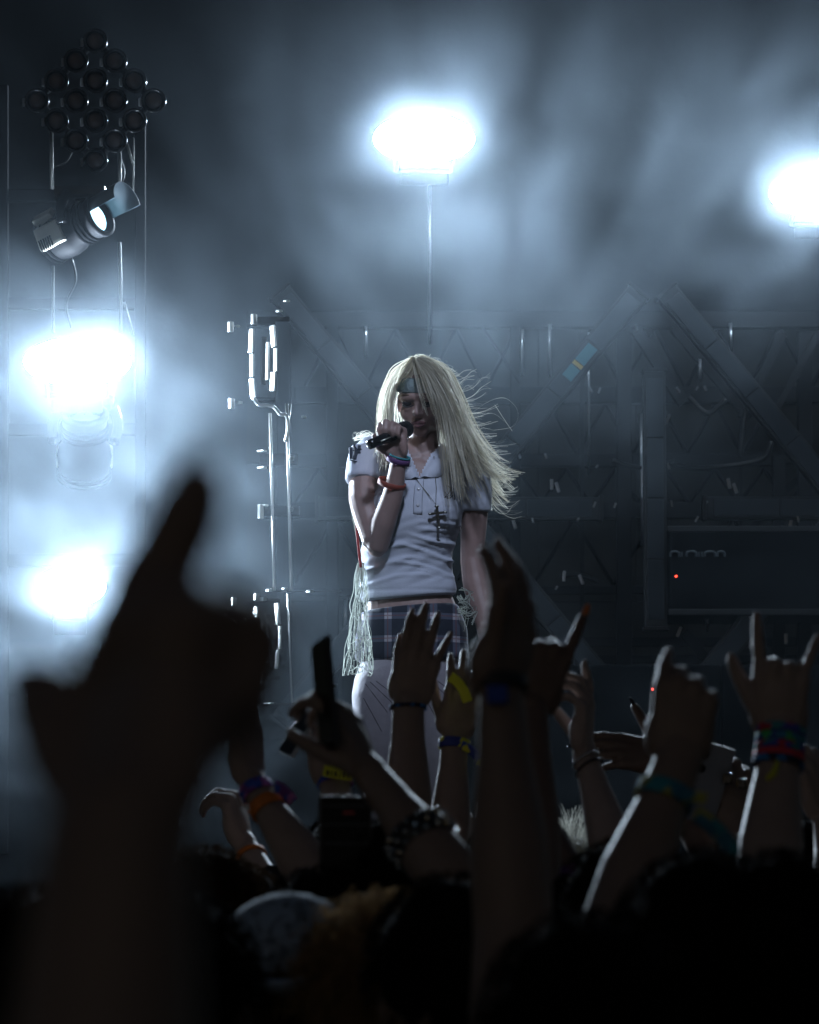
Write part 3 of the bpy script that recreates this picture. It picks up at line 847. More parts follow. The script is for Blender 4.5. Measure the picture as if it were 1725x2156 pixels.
ink = mat('dark blue print', (.012, .016, .035), .7)
for pts in ([(941, 1022), (948, 1030), (944, 1040), (936, 1048), (946, 1044)], [(952, 1026), (955, 1038), (957, 1052)], [(938, 1036), (943, 1050), (950, 1042), (955, 1030)], [(946, 1050), (953, 1044)]):
    strip(pts, .0022, ink, 'chest_emblem', shirt, sb, .0008, .5)
for pts, w in (([(741, 942), (742, 966)], .008), ([(748, 936), (752, 950), (748, 968)], .008), ([(758, 938), (757, 955)], .006), ([(738, 968), (752, 972)], .007), ([(745, 950), (762, 946)], .006)):
    strip(pts, w, ink, 'shoulder_print', shirt, sb, .0008, .15)
# necklace with a cross
pend = mat('dull silver', (.22, .22, .2), .35, metal=.9, var=.3, scale=80)
P = [surf(sb, x, y, .004)[0] for x, y in ((868, 998), (884, 1020), (902, 1042), (918, 1062), (918, 1030), (915, 995), (913, 962))]
k = MB(); k.tube(P, .0012, 6); neck = k.build('necklace', pend, singer, True)
pc, pn = surf(sb, 922, 1082, .010)
rt = rot_to(pn, (1, 0, .12)); k = MB()
for (dx, dz, L_, w) in ((0, -.014, .046, .0075), (0, .010, .022, .0075), (-.010, .0035, .020, .007), (.010, .0035, .020, .007)):
    horiz = dx != 0
    k.box(pc + rt @ Vector((dx, dz, 0)), (L_ if horiz else w, w if horiz else L_, .004), rt, bev=.0015)
for (dx, dz) in ((-.021, .0035), (.021, .0035), (0, .023), (0, -.038)):
    v, f = ellipsoid(pc + rt @ Vector((dx, dz, .001)), (.0062, .0062, .004)); k.add(v, f)
k.build('cross_pendant', pend, neck)

# ---- plaid shorts
def plaid():
    m = mat('navy plaid cotton', (.02, .024, .04), .9, sheen=.2)
    nt = m.node_tree; b = nt.nodes['Principled BSDF']
    tc = nt.nodes.new('ShaderNodeTexCoord'); sp = nt.nodes.new('ShaderNodeSeparateXYZ'); nt.links.new(tc.outputs['Object'], sp.inputs[0])
    def bandn(sock, freq, w, off):
        a = nt.nodes.new('ShaderNodeMath'); a.operation = 'MULTIPLY_ADD'; a.inputs[1].default_value = freq; a.inputs[2].default_value = off; nt.links.new(sock, a.inputs[0])
        fr_ = nt.nodes.new('ShaderNodeMath'); fr_.operation = 'FRACT'; nt.links.new(a.outputs[0], fr_.inputs[0])
        l = nt.nodes.new('ShaderNodeMath'); l.operation = 'LESS_THAN'; l.inputs[1].default_value = w; nt.links.new(fr_.outputs[0], l.inputs[0]); return l.outputs[0]
    bx_, bz_ = bandn(sp.outputs['X'], 15.5, .32, .10), bandn(sp.outputs['Z'], 15.5, .28, .35)
    ad = nt.nodes.new('ShaderNodeMath'); ad.operation = 'ADD'; nt.links.new(bx_, ad.inputs[0]); nt.links.new(bz_, ad.inputs[1])
    dv = nt.nodes.new('ShaderNodeMath'); dv.operation = 'MULTIPLY'; dv.inputs[1].default_value = .5; nt.links.new(ad.outputs[0], dv.inputs[0])
    cr = nt.nodes.new('ShaderNodeValToRGB'); cr.color_ramp.elements[0].color = (.012, .016, .03, 1)
    cr.color_ramp.elements[1].color = (.40, .38, .42, 1); e = cr.color_ramp.elements.new(.5); e.color = (.075, .085, .12, 1)
    nt.links.new(dv.outputs[0], cr.inputs[0])
    tx, tz = bandn(sp.outputs['X'], 15.5, .05, .98), bandn(sp.outputs['Z'], 15.5, .05, .22)
    mxx = nt.nodes.new('ShaderNodeMath'); mxx.operation = 'MAXIMUM'; nt.links.new(tx, mxx.inputs[0]); nt.links.new(tz, mxx.inputs[1])
    mx = nt.nodes.new('ShaderNodeMix'); mx.data_type = 'RGBA'; mx.inputs['B'].default_value = (.16, .04, .04, 1)
    ml = nt.nodes.new('ShaderNodeMath'); ml.operation = 'MULTIPLY'; ml.inputs[1].default_value = .55; nt.links.new(mxx.outputs[0], ml.inputs[0])
    nt.links.new(ml.outputs[0], mx.inputs['Factor']); nt.links.new(cr.outputs[0], mx.inputs['A']); nt.links.new(mx.outputs['Result'], b.inputs['Base Color'])
    return m
G = MB()
limb(G, [S(862, 1284, .015), S(866, 1330, .015), S(870, 1380, .02)], [(.142, .108), (.160, .12), (.164, .12)], ref=(1, 0, 0), n=26, cap=.06)
limb(G, [S(826, 1370, .01), S(818, 1398, 0)], [.092, .094], cap=.1); limb(G, [S(918, 1370, .01), S(926, 1400, .0)], [.092, .094], cap=.1)
me = remesh(G.v, G.f, .006, 3, .5)
n = len(me.vertices); co = np.empty(n * 3); me.vertices.foreach_get('co', co); co = co.reshape(-1, 3)
no = np.empty(n * 3); me.vertices.foreach_get('normal', no); no = no.reshape(-1, 3)
co += no * (.004 * np.sin(co[:, 0] * 48 + 3 * np.sin(co[:, 2] * 30)) * sstep(S(0, 1300).z, S(0, 1400).z, co[:, 2]))[:, None]
me.vertices.foreach_set('co', co.ravel()); me.update()
link('shorts', me, plaid(), singer)
tights = mat('pale lilac grey tights', (.34, .32, .36), .7, var=.2, scale=60, bump=.15, sheen=.3)
for pts in ([(826, 1400, .01), (800, 1470, -.02), (806, 1620, -.03), (812, 1730, .02), (806, 1850, .04)], [(914, 1400, .01), (930, 1480, .0), (936, 1620, -.02), (932, 1730, .03), (930, 1850, .05)]):
    k = MB(); limb(k, [S(*p) for p in pts], [.085, .081, .059, .057, .048], n=24, cap=.05); tl_ = link('legging', remesh(k.v, k.f, .007, 4), tights, singer)
    k = MB(); tb = bvh_of(tl_.data)
    for q in ((-30, 1440, 16, 1500), (-20, 1436, 26, 1480), (-8, 1434, 34, 1466), (-34, 1470, 4, 1540)):
        Pq = [surf(tb, pts[1][0] + q[0] + (q[2] - q[0]) * t_, q[1] + (q[3] - q[1]) * t_, .0005)[0] for t_ in (0, .33, .66, 1)]
        if all(abs(p_.y - 9) < .2 for p_ in Pq): k.tube(Pq, .0012, 5)
    if k.v: k.build('seam', mat('dark seam thread', (.10, .09, .11), .8), tl_)
boot = mat('black boot leather', (.015, .014, .014), .4)
for px in (804, 930):
    k = MB(); a = S(px, 1985, .05); a.z = STAGE_Z + .05
    limb(k, [a + Vector((0, .03, .16)), a + Vector((0, .03, .04))], [.052, .056]); limb(k, [a + Vector((0, .05, -.002)), a + Vector((0, -.04, -.002)), a + Vector((0, -.17, -.008))], [(.05, .047), (.052, .046), (.045, .038)], ref=(1, 0, 0))
    link('boot', remesh(k.v, k.f, .008, 3), boot, singer)

# ---- knitted net wrap hanging at the hip, red ribbon, tassels
yarn = mat('pale knitted yarn', (.50, .54, .48), .8, sheen=.2, transl=.4)
rg = random.Random(7); paths = []
def net_strand(u, jit):
    top = S(757 + 14 * u, 1185, -.04); bot = S(724 + 62 * u, 1425 - 14 * u * u, -.12)
    pts = []
    for i in range(9):
        t = i / 8
        w = t ** .8
        x = (757 + 10 * u) * (1 - w) + (723 + 62 * u) * w
        pts.append(S(x + rg.uniform(-jit, jit), 1185 + (238 - 10 * u) * t, -.05 - .09 * math.sin(math.pi * min(1, t * .8)) * (1 - abs(u - .5))))
    return nspline(pts, 5)
for i in range(30): paths.append(net_strand(rg.random(), 5))
for i in range(60):
    t = rg.uniform(.2, 1); u0 = rg.random(); u1 = min(1, u0 + rg.uniform(.15, .5)); y0 = 1185 + 238 * t; y1 = y0 + rg.uniform(-26, 26)
    w = t ** .8
    fx = lambda uu: (757 + 10 * uu) * (1 - w) + (723 + 62 * uu) * w
    paths.append(nspline([S(fx(u0), y0, -.12), S(fx((u0 + u1) / 2), (y0 + y1) / 2 + rg.uniform(0, 8), -.135), S(fx(u1), min(1425, y1), -.12)], 5))
for i in range(10):  # pale strands drawn up the torso side as its rim-lit edge
    paths.append(nspline([S(736 + rg.uniform(-3, 3), 1010, -.01), S(742 + rg.uniform(-3, 3), 1075, -.02), S(752 + rg.uniform(-3, 3), 1130, -.03), S(760 + rg.uniform(-4, 4), 1190, -.05)], 6))
link('net_wrap', strands(paths, .0012, .0009, 2), yarn, singer)['kind'] = 'stuff'
paths = []
for i in range(26):
    x0, y0 = 966 + rg.uniform(-4, 4), 1240 + rg.uniform(0, 60); L_ = rg.uniform(14, 36)
    paths.append(nspline([S(x0, y0, -.06), S(x0 + L_ * .5, y0 + rg.uniform(-6, 14), -.07), S(x0 + L_, y0 + rg.uniform(-8, 26), -.06), S(x0 + L_ * rg.uniform(.6, 1.1), y0 + rg.uniform(4, 34), -.06)], 5))
link('tassel_fringe', strands(paths, .0014, .0010, 2), yarn, singer)['kind'] = 'stuff'
k = MB(); k.tube(spline([S(749, 1080, -.07), S(752, 1120, -.085), S(756, 1160, -.09), S(760, 1195, -.085)], 5), [(.004, .0012)] * 16, 8); k.build('ribbon', mat('red ribbon', (.35, .04, .04), .6, transl=.3), singer, True)
# wristbands
ax = (WR - ELB).normalized()
band('wristband', WR - ax * .004, ax, .031, .016, mat('purple band', (.12, .05, .16), .7), singer, .82, thick=.0025)
band('wristband', WR + ax * .008, ax, .030, .006, mat('teal band', (.05, .28, .32), .7), singer, .82)
band('wristband', WR.lerp(ELB, .30) , ax, .0385, .016, mat('red orange band', (.26, .055, .035), .6), singer, .9)
# earring
k = MB()
v, f = ellipsoid(H(.074, .0, -.058), (.006, .006, .012)); k.add(v, f); k.build('earring', mat('warm gold', (.7, .45, .12), .3, metal=1), singer, True)

# ---- headband
v = []; f = []; nn = 40
for i in range(nn):
    a = 2 * math.pi * i / nn
    for z, e in ((.024, .000), (.030, .004), (.062, .003), (.070, -.004), (.060, -.006), (.030, -.004)):
        k_ = math.sqrt(max(.05, 1 - ((z - .028) / .086) ** 2))
        v.append(H(math.cos(a) * (.073 * k_ + .005 + e), -.012 + math.sin(a) * (.092 * k_ + .005 + e), z))
for i in range(nn):
    for q in range(6): f.append((i * 6 + q, ((i + 1) % nn) * 6 + q, ((i + 1) % nn) * 6 + (q + 1) % 6, i * 6 + (q + 1) % 6))
link('headband', mesh('headband', v, f), mat('grey teal lace', (.27, .35, .37), .8, var=.5, scale=120, bump=.5), singer, True)

# ---- hair
rg = np.random.RandomState(11)
def guide(*p): return np.array([tuple(S(*q)) for q in p])
gl = [guide((878, 754, .05), (832, 784, .04), (813, 835, .03), (809, 885, .02), (806, 940, .01), (796, 985, -.03)),
      guide((875, 755, .0), (836, 788, -.03), (816, 838, -.05), (812, 890, -.06), (810, 945, -.10), (802, 1005, -.125)),
      guide((869, 758, -.045), (838, 792, -.08), (821, 845, -.095), (818, 893, -.10), (818, 955, -.135), (816, 1015, -.145))]
gr = [guide((874, 757, -.055), (898, 785, -.115), (924, 835, -.13), (940, 890, -.125), (950, 960, -.14), (958, 1035, -.15), (964, 1062, -.145)),
      guide((880, 755, -.035), (915, 782, -.09), (940, 835, -.11), (958, 895, -.105), (978, 968, -.12), (1004, 1030, -.12), (1026, 1060, -.11)),
      guide((885, 753, -.01), (930, 778, -.045), (955, 835, -.06), (975, 900, -.06), (1008, 955, -.07), (1054, 988, -.06), (1100, 990, -.06)),
      guide((888, 752, .03), (938, 785, .02), (963, 845, .02), (985, 915, .02), (1020, 975, .02), (1052, 1015, .02), (1080, 1040, .02)),
      guide((886, 752, .06), (925, 790, .10), (945, 850, .11), (965, 930, .10), (990, 1010, .08), (1020, 1070, .06), (1040, 1095, .05))]
gb = [guide((870, 758, -.065), (878, 790, -.125), (886, 825, -.145), (893, 850, -.142), (905, 885, -.125)), guide((874, 757, -.06), (888, 788, -.12), (902, 830, -.14), (914, 862, -.135), (925, 905, -.13))]
gk = [guide((880, 752, .07), (850, 790, .12), (838, 850, .13), (840, 910, .11), (838, 960, .09)), guide((885, 752, .07), (890, 790, .14), (890, 860, .14), (900, 930, .12), (905, 990, .11)), guide((890, 752, .07), (925, 790, .13), (940, 860, .14), (955, 940, .12), (980, 1020, .1))]
gf = [guide((868, 753, -.06), (852, 768, -.09), (840, 786, -.105), (832, 806, -.10), (826, 830, -.095)), guide((873, 752, -.06), (866, 765, -.095), (856, 780, -.115), (846, 796, -.115), (834, 815, -.105))]
tone_of = []
def clump(gs, n_clump, per, rad0, rad1, kk=7, cut=.25, wav=.004):
    out = []
    G_ = [nspline(g_, kk) for g_ in gs]
    for c in range(n_clump):
        t = rg.uniform(0, len(gs) - 1.001); i = int(t); w = t - i
        P = G_[i] * (1 - w) + G_[i + 1] * w if len(gs) > 1 else G_[0].copy()
        L = int(len(P) * (1 - rg.uniform(0, cut))); P = P[:L]
        off = rg.normal(0, 1, 3); ph = rg.uniform(0, 6.28, 3); fq = rg.uniform(2, 5)
        s_ = np.linspace(0, 1, L)[:, None]
        P = P + off * (rad0 + (rad1 - rad0) * s_) + wav * np.sin(s_ * fq + ph) * s_
        tc_ = rg.uniform(.12, 1.0)
        for k in range(per):
            tone_of.append(tc_)
            o2 = rg.normal(0, 1, 3); ph2 = rg.uniform(0, 6.28, 3)
            Lk = max(6, int(L * (1 - rg.uniform(0, .12))))
            sk = s_[:Lk]
            out.append(P[:Lk] + o2 * (.0012 + .0042 * np.sin(np.pi * np.clip(sk, 0, .85))) + .0012 * np.sin(sk * rg.uniform(8, 16) + ph2) * sk)
    return out
paths = clump(gl, 62, 10, .003, .009) + clump(gr, 170, 10, .003, .016, cut=.36, wav=.010) + clump(gb, 10, 6, .003, .006) + clump(gf, 12, 8, .002, .004) + clump(gk, 60, 7, .004, .010)
hair_m = mat('blond hair', (.82, .76, .60), .40, spec=.5, transl=.6)
nt_ = hair_m.node_tree; ta_ = nt_.nodes.new('ShaderNodeAttribute'); ta_.attribute_name = 'tone'
mx_ = nt_.nodes.new('ShaderNodeMix'); mx_.data_type = 'RGBA'; mx_.inputs['A'].default_value = (.48, .42, .30, 1); mx_.inputs['B'].default_value = (.93, .90, .78, 1)
nt_.links.new(ta_.outputs['Fac'], mx_.inputs['Factor'])
for n_ in nt_.nodes:
    if n_.type == 'BSDF_PRINCIPLED': nt_.links.new(mx_.outputs['Result'], n_.inputs['Base Color'])
    if n_.type == 'BSDF_TRANSLUCENT': nt_.links.new(mx_.outputs['Result'], n_.inputs['Color'])
htone = [float(np.clip(tone_of[i] + rg.normal(0, .10), 0, 1)) for i in range(len(paths))]
hair = link('hair', strands(paths, .0009, .0005, 2, htone), hair_m, singer)
# loose strands blown sideways
fly = []
def fl(*p): fly.append(nspline([S(*q) for q in p], 9))
fl((990, 872, 0), (1030, 845, 0), (1062, 838, 0), (1085, 855, 0), (1091, 876, 0), (1080, 898, 0), (1040, 906, 0))
fl((1000, 880, 0), (1035, 870, 0), (1060, 885, 0), (1079, 906, 0)); fl((1042, 852, 0), (1060, 880, 0), (1079, 908, 0))
for i in range(80):
    y0 = rg.uniform(775, 1000); xb = np.interp(y0, [760, 800, 850, 900, 960, 1020], [915, 948, 966, 982, 1008, 1030])
    d = rg.normal(0, .03); L = rg.uniform(10, 42); ang = rg.uniform(-.5, .6); cv = rg.normal(0, .25)
    x_, y_ = xb - 10, y0; p = [(x_, y_, d)]
    for k in range(4):
        x_ += L / 4 * math.cos(ang); y_ += L / 4 * math.sin(ang); ang += cv + rg.normal(0, .12); p.append((x_, y_, d))
    fl(*p)
for c in range(16):      # long wind-blown locks
    y0 = rg.uniform(835, 945); xb = np.interp(y0, [800, 850, 900, 960], [945, 962, 978, 1002]); L = rg.uniform(55, 105); a0 = rg.uniform(-.25, .35); cv = rg.uniform(-.35, .25)
    for k in range(rg.randint(4, 9)):
        x_, y_, ang = xb - 22, y0 - 18 + rg.normal(0, 2), a0 + .5 + rg.normal(0, .05); p = [(x_, y_, rg.normal(0, .008))]
        for q in range(6):
            x_ += L / 5 * math.cos(ang); y_ += L / 5 * math.sin(ang); ang += cv * .3 - .10 + rg.normal(0, .06); p.append((x_, y_, p[0][2]))
        fl(*p[:rg.randint(5, 8)])
for c in range(7):       # wisps lifting off the crown
    x0 = rg.uniform(930, 975); y0 = rg.uniform(790, 850); L = rg.uniform(35, 70)
    for k in range(rg.randint(2, 5)):
        fl((x0 - 14, y0 + 8, 0), (x0 + L * .35, y0 - L * .12 + rg.normal(0, 2), 0), (x0 + L * .7, y0 - L * .35 + rg.normal(0, 3), 0), (x0 + L, y0 - L * .38 + rg.normal(0, 5), 0))
for i in range(60):      # frizz over the crown
    x0 = rg.uniform(830, 945); y0 = np.interp(x0, [830, 855, 885, 920, 945], [795, 766, 755, 768, 795]); h = rg.uniform(3, 14)
    fl((x0, y0, .02), (x0 + rg.uniform(-4, 10), y0 - h, .02), (x0 + rg.uniform(4, 26), y0 - h * .6, .02), (x0 + rg.uniform(10, 34), y0 + rg.uniform(-2, 8), .02))
for i in range(70):      # ends streaming off the shoulder
    y0 = rg.uniform(930, 1060); x0 = np.interp(y0, [930, 1060], [995, 1035])
    L = rg.uniform(25, 75); sl = rg.uniform(.05, .9)
    fl((x0 - 12, y0 - 12, 0), (x0 + L * .35, y0 + L * .35 * sl + 6, 0), (x0 + L * .7, y0 + L * .6 * sl + rg.uniform(-2, 8), 0), (x0 + L, y0 + L * .6 * sl + rg.uniform(-12, 6), 0))
for i in range(30):
    fl((rg.uniform(740, 775), rg.uniform(918, 930), 0), (rg.uniform(745, 790), rg.uniform(906, 922), 0), (rg.uniform(770, 800), rg.uniform(915, 930), 0))
v, f = ellipsoid(H(0, -.020, .034), [q * HS for q in (.080, .092, .090)], HM, 30)
keep = [q for q in f if all((HM.transposed() @ (v[i] - HC)).z / HS > (.062 if (HM.transposed() @ (v[i] - HC)).y > .02 else -.03) for i in q)]
sc_ = mesh('scalp_hair', v, keep); sc_.attributes.new('tone', 'FLOAT', 'POINT').data.foreach_set('value', [.55] * len(sc_.vertices))
link('scalp_hair', sc_, hair_m, hair, True)
link('loose_hair', strands(fly, .00042, .00025, 2, [.9] * len(fly)), hair_m, singer)['kind'] = 'stuff'
hair['kind'] = 'stuff'

# ---- microphone
mic = thing('microphone', S(835, 910, -.20), 'black handheld microphone at the singer\'s lips', 'microphone')
m0, m1 = S(777, 937, -.27), S(840, 910, -.19)
axm = (m1 - m0).normalized(); Lm = (m1 - m0).length; Mm = M4(rot_to(axm), m0)
k = MB(); k.lathe([(.008, 0), (.0135, .002), (.0145, .02), (.0150, .06), (.0175, Lm - .02), (.019, Lm - .004), (.012, Lm)], Mm, 20); k.build('handle', black_gloss, mic, True)
k = MB(); k.lathe([(.019, Lm - .004), (.0245, Lm + .006), (.0255, Lm + .022), (.022, Lm + .038), (.012, Lm + .047), (.002, Lm + .049)], Mm, 20); k.build('grille', mat('dark mesh grille', (.03, .03, .032), .5, metal=.6, bump=.8, scale=400, var=.3), mic, True)
k = MB(); a, b = m0.lerp(m1, .35), m0.lerp(m1, .92); o_ = Vector((.004, -.0158, -.004)); k.tube([a + o_, b + o_], .0022, 6); k.build('highlight_strip', mat('silver highlight', (.6, .6, .52), .3, metal=.8), mic, True)  # pale metal bar drawn in as the highlight along the handle
# ================================================================== the crowd
def join(meshes):
    bm = bmesh.new()
    for m in meshes:
        bm.from_mesh(m)
    out = bpy.data.meshes.new('body'); bm.to_mesh(out); bm.free()
    for m in meshes: bpy.data.meshes.remove(m)
    out.polygons.foreach_set('use_smooth', [True] * len(out.polygons))
    return out

SK = [skin_mat('light skin', (.38, .29, .25)), skin_mat('tan skin', (.29, .21, .17)), skin_mat('brown skin', (.17, .115, .09)), skin_mat('pale skin', (.45, .35, .31))]
CL = {'black': mat('black jersey', (.012, .012, .014), .9, var=.3, scale=30, bump=.2), 'navy': mat('navy cotton', (.014, .018, .032), .9, var=.3, scale=30, bump=.2),
      'grey': mat('charcoal cotton', (.03, .03, .032), .9, var=.3, scale=30, bump=.2), 'white': mat('white sleeve cotton', (.62, .64, .68), .9, var=.15, scale=40, bump=.2),
      'wine': mat('dark red cotton', (.05, .014, .016), .9, var=.3, scale=30, bump=.2)}
HRM = {'dark': mat('dark hair', (.008, .007, .006), .9, spec=.08, var=.3, scale=50), 'brown': mat('brown hair', (.05, .03, .017), .85, spec=.1, var=.3, scale=50, transl=.2),
       'ginger': mat('light brown curls', (.40, .25, .12), .8, spec=.2, var=.35, scale=50, transl=.35), 'white': mat('bleached hair', (.62, .60, .52), .5, var=.2, scale=50, transl=.4)}

def person_body(root, sh, bside, skin, cloth, hairc, hstyle='short', other=True, arm_me=None, head=None, facing=0.0):
    """torso, legs and head hung on one shoulder point sh; bside: direction of the torso from that shoulder"""
    k = sh.z / 1.42
    cx = sh.x + bside * .185 * k
    C = lambda x, y, z: Vector((cx + x, sh.y + y, z))
    zs = sh.z
    G = MB()
    limb(G, [C(0, 0, zs + .02), C(0, .01, zs - .12), C(0, 0, zs - .34), C(0, 0, zs - .52), C(0, 0, zs - .60)], [(.10, .06), (.175, .11), (.15, .10), (.165, .115), (.15, .11)], ref=(1, 0, 0), n=18)
    limb(G, [C(-.16 * k, 0, zs - .005), C(0, 0, zs + .03), C(.16 * k, 0, zs - .005)], [.06, .065, .06])
    for sx in (-1, 1):
        limb(G, [C(sx * .085, 0, zs - .55), C(sx * .09, .02, zs * .38), C(sx * .09, 0, .10)], [.095, .07, .055], n=12)
        limb(G, [C(sx * .09, -.04, .045), C(sx * .095, .16, .04)], [(.045, .045), (.042, .035)], ref=(1, 0, 0))
    if other:
        limb(G, [C(bside * .18 * k, 0, zs - .01), C(bside * .22, .03, zs - .28), C(bside * .18, .20, zs - .42)], [.058, .05, .045])
    cme = remesh(G.v, G.f, .016, 3)
    link('clothes', cme, cloth, root)
    hc = head if head is not None else C(0, .02, zs + .215 * k)
    G = MB()
    limb(G, [C(0, 0, zs + .0), (C(0, 0, zs + .08) + hc) / 2 * 1.0, hc + Vector((0, -.01, -.04))], [.06, .052, .05])
    fr = Matrix.Rotation(facing, 3, 'Z')
    for c, r in (((0, -.015, .02), (.074, .092, .088)), ((0, .03, -.035), (.058, .06, .078)), ((0, .06, -.09), (.028, .026, .022)), ((0, .095, -.03), (.011, .016, .022)),
                 ((-.076, -.005, -.02), (.009, .018, .03)), ((.076, -.005, -.02), (.009, .018, .03))):
        v, f = ellipsoid(hc + fr @ Vector(c), r, fr, 16); G.add(v, f)
    hm = remesh(G.v, G.f, .009, 3)
    link('body', join([hm] + ([arm_me] if arm_me else [])), skin, root)
    make_hair(root, hc, hairc, hstyle, fr)

def make_hair(root, hc, hairc, style, fr):
    rg = np.random.RandomState(int(abs(hc.x * 977 + hc.y * 131)) % 9999)
    G = MB()
    v, f = ellipsoid(hc + fr @ Vector((0, -.025, .026)), (.083, .094, .092), fr, 24); G.add(v, f)
    if style == 'long':
        limb(G, [hc + fr @ Vector((0, -.06, .03)), hc + fr @ Vector((0, -.085, -.10)), hc + fr @ Vector((0, -.09, -.24))], [(.085, .05), (.085, .04), (.07, .03)], ref=(1, 0, 0))
    cap = remesh(G.v, G.f, .010, 2)
    co = np.empty(len(cap.vertices) * 3); cap.vertices.foreach_get('co', co); co = co.reshape(-1, 3)
    no = np.empty(len(cap.vertices) * 3); cap.vertices.foreach_get('normal', no); no = no.reshape(-1, 3)
    co += no * (np.array([mnoise.noise(Vector(p) * 38) * .010 + mnoise.noise(Vector(p) * 90) * .004 for p in co]))[:, None]
    cap.vertices.foreach_set('co', co.ravel()); cap.update()
    h = link('hair', cap, HRM[hairc], root)
    cnt, L, r0, curl = {'short': (1100, .045, .0010, .25), 'long': (1100, .06, .0009, .2), 'curly': (1500, .085, .0011, 1.6), 'fuzzy': (1700, .050, .0007, .5)}[style]
    paths = []
    for i in range(cnt):
        d = rg.normal(0, 1, 3); d[2] = abs(d[2]) * .9 - .25; d /= np.linalg.norm(d)
        if d[1] > .55 and d[2] < .3: continue
        p = np.array(hc + fr @ Vector((d[0] * .084, -.025 + d[1] * .095, .026 + d[2] * .093)))
        out = np.array(fr @ Vector(d)); t = rg.normal(0, 1, 3); t -= out * t.dot(out); t /= np.linalg.norm(t)
        b = np.cross(out, t); n_ = 9 if style != 'curly' else 14
        s_ = np.linspace(0, 1, n_)[:, None]; ln = L * rg.uniform(.5, 1.15)
        if style == 'curly':
            turns = rg.uniform(1.2, 2.4); rr = rg.uniform(.006, .013)
            P = p + out * (s_ * ln * .55) + (t * np.cos(s_ * turns * 6.28) + b * np.sin(s_ * turns * 6.28)) * rr * np.sqrt(s_) + np.array([0, 0, -1]) * s_ ** 2 * .02
        elif style == 'fuzzy':
            P = p + out * (s_ * ln) + t * (s_ ** 2 * ln * .35) + np.array([0, 0, .25]) * s_ * ln
        else:
            P = p + (t * .55 + out * .35 + np.array([0, -.1, -.35])) * (s_ * ln) + out * np.sin(s_ * 3.14) * .010
        paths.append(P)
    o = link('hair_strands', strands(paths, r0 * 1.2, r0 * .6, 2), HRM[hairc], h)
    o['kind'] = 'stuff'

def spectator(label, wrist, elbow, d, F, N, side, curls, skin, cloth='black', hairc='dark', hstyle='short', spread=(6, 2, -4, -11), thumb=(38, 20, 15), s=1.0, ed=-.12,
              bside=-1, up=(0, -.45, -.85), thin=1.0, fat=1.0, bands=(), nails=None, sleeve=None, group='crowd members with raised arms'):
    W = at(wrist[0], wrist[1], d)
    dirE = (at(elbow[0], elbow[1], d + ed) - W).normalized()
    E = W + dirE * .255 * s
    SH = E + Vector(up).normalized() * .29 * s
    if SH.z > 1.50: SH.z = 1.50
    root = thing('person', (SH.x + bside * .18, SH.y, 0), label, 'person', group)
    G = MB()
    tips = hand(G, W, F, N, side, curls, spread, thumb, s, fat)
    X = Vector(F).cross(Vector(N)).normalized()
    q = s * thin
    limb(G, [W + Vector(F).normalized() * .012, W, W.lerp(E, .25), W.lerp(E, .62), E], [(.028 * q, .021 * q), (.0275 * q, .0205 * q), (.030 * q, .026 * q), (.042 * q, .039 * q), (.041 * q, .041 * q)], ref=X, n=18)
    limb(G, [E, E.lerp(SH, .5), SH], [.041 * q, .049 * q, .056 * q], n=16)
    arm = remesh(G.v, G.f, .0036 * max(1, s), 4, .5)
    person_body(root, SH, bside, SK[skin], CL[cloth], hairc, hstyle, arm_me=arm)
    if sleeve:
        k = MB(); a0 = E.lerp(SH, .05) if sleeve == 'long' else E.lerp(SH, .45)
        pts = [W.lerp(E, .35), E, E.lerp(SH, .5), SH] if sleeve == 'long' else [a0, SH]
        rd = [.046 * q, .054 * q, .060 * q, .066 * q] if sleeve == 'long' else [.062 * q, .066 * q]
        limb(k, pts, rd, cap=.05); link('sleeve', remesh(k.v, k.f, .008, 3), CL[cloth], root)
    for (t, col, wd, kw) in bands:
        P = W.lerp(E, t)
        r = float(np.interp(t, [0, .25, .62, 1], [.0275, .030, .042, .041])) * q + .003
        band('wristband', P, dirE, r, wd, BAND[col], root, flat=float(np.interp(t, [0, .25, .62], [.78, .88, .95])), ref=X, tilt=kw)
    painted = nails[0] if nails else ()
    for i in range(5):
        p, dd, nn_ = tips[i]
        fb = -nn_ if i < 4 else -(nn_ - dd * nn_.dot(dd)).normalized()      # nail on the back of the finger
        fb = (fb - dd * fb.dot(dd)).normalized()
        big = i in painted
        v, f = ellipsoid(p + dd * (.004 if big else -.001) * s * fat + fb * .0045 * s * fat, (.0052 * s * fat, .0024 * s * fat, (.0125 if big else .0075) * s * fat), rot_to(dd, fb.cross(dd)), 10)
        link('nail', mesh('nail', v, f), NAIL[nails[1] if big else 'clear'], root, True)
    return root, W, E, tips

def striped(name, c1, c2, c3, scale):
    m = mat(name, c1, .75); nt = m.node_tree; b = nt.nodes['Principled BSDF']
    tc = nt.nodes.new('ShaderNodeTexCoord'); vo = nt.nodes.new('ShaderNodeTexVoronoi'); vo.inputs['Scale'].default_value = scale
    nt.links.new(tc.outputs['Object'], vo.inputs['Vector'])
    cr = nt.nodes.new('ShaderNodeValToRGB'); cr.color_ramp.interpolation = 'CONSTANT'
    cr.color_ramp.elements[0].color = tuple(c1) + (1,); cr.color_ramp.elements[1].position = .62; cr.color_ramp.elements[1].color = tuple(c2) + (1,)
    e = cr.color_ramp.elements.new(.36); e.color = tuple(c3) + (1,)
    sp = nt.nodes.new('ShaderNodeSeparateColor'); nt.links.new(vo.outputs['Color'], sp.inputs[0]); nt.links.new(sp.outputs[0], cr.inputs[0]); nt.links.new(cr.outputs[0], b.inputs['Base Color'])
    return m
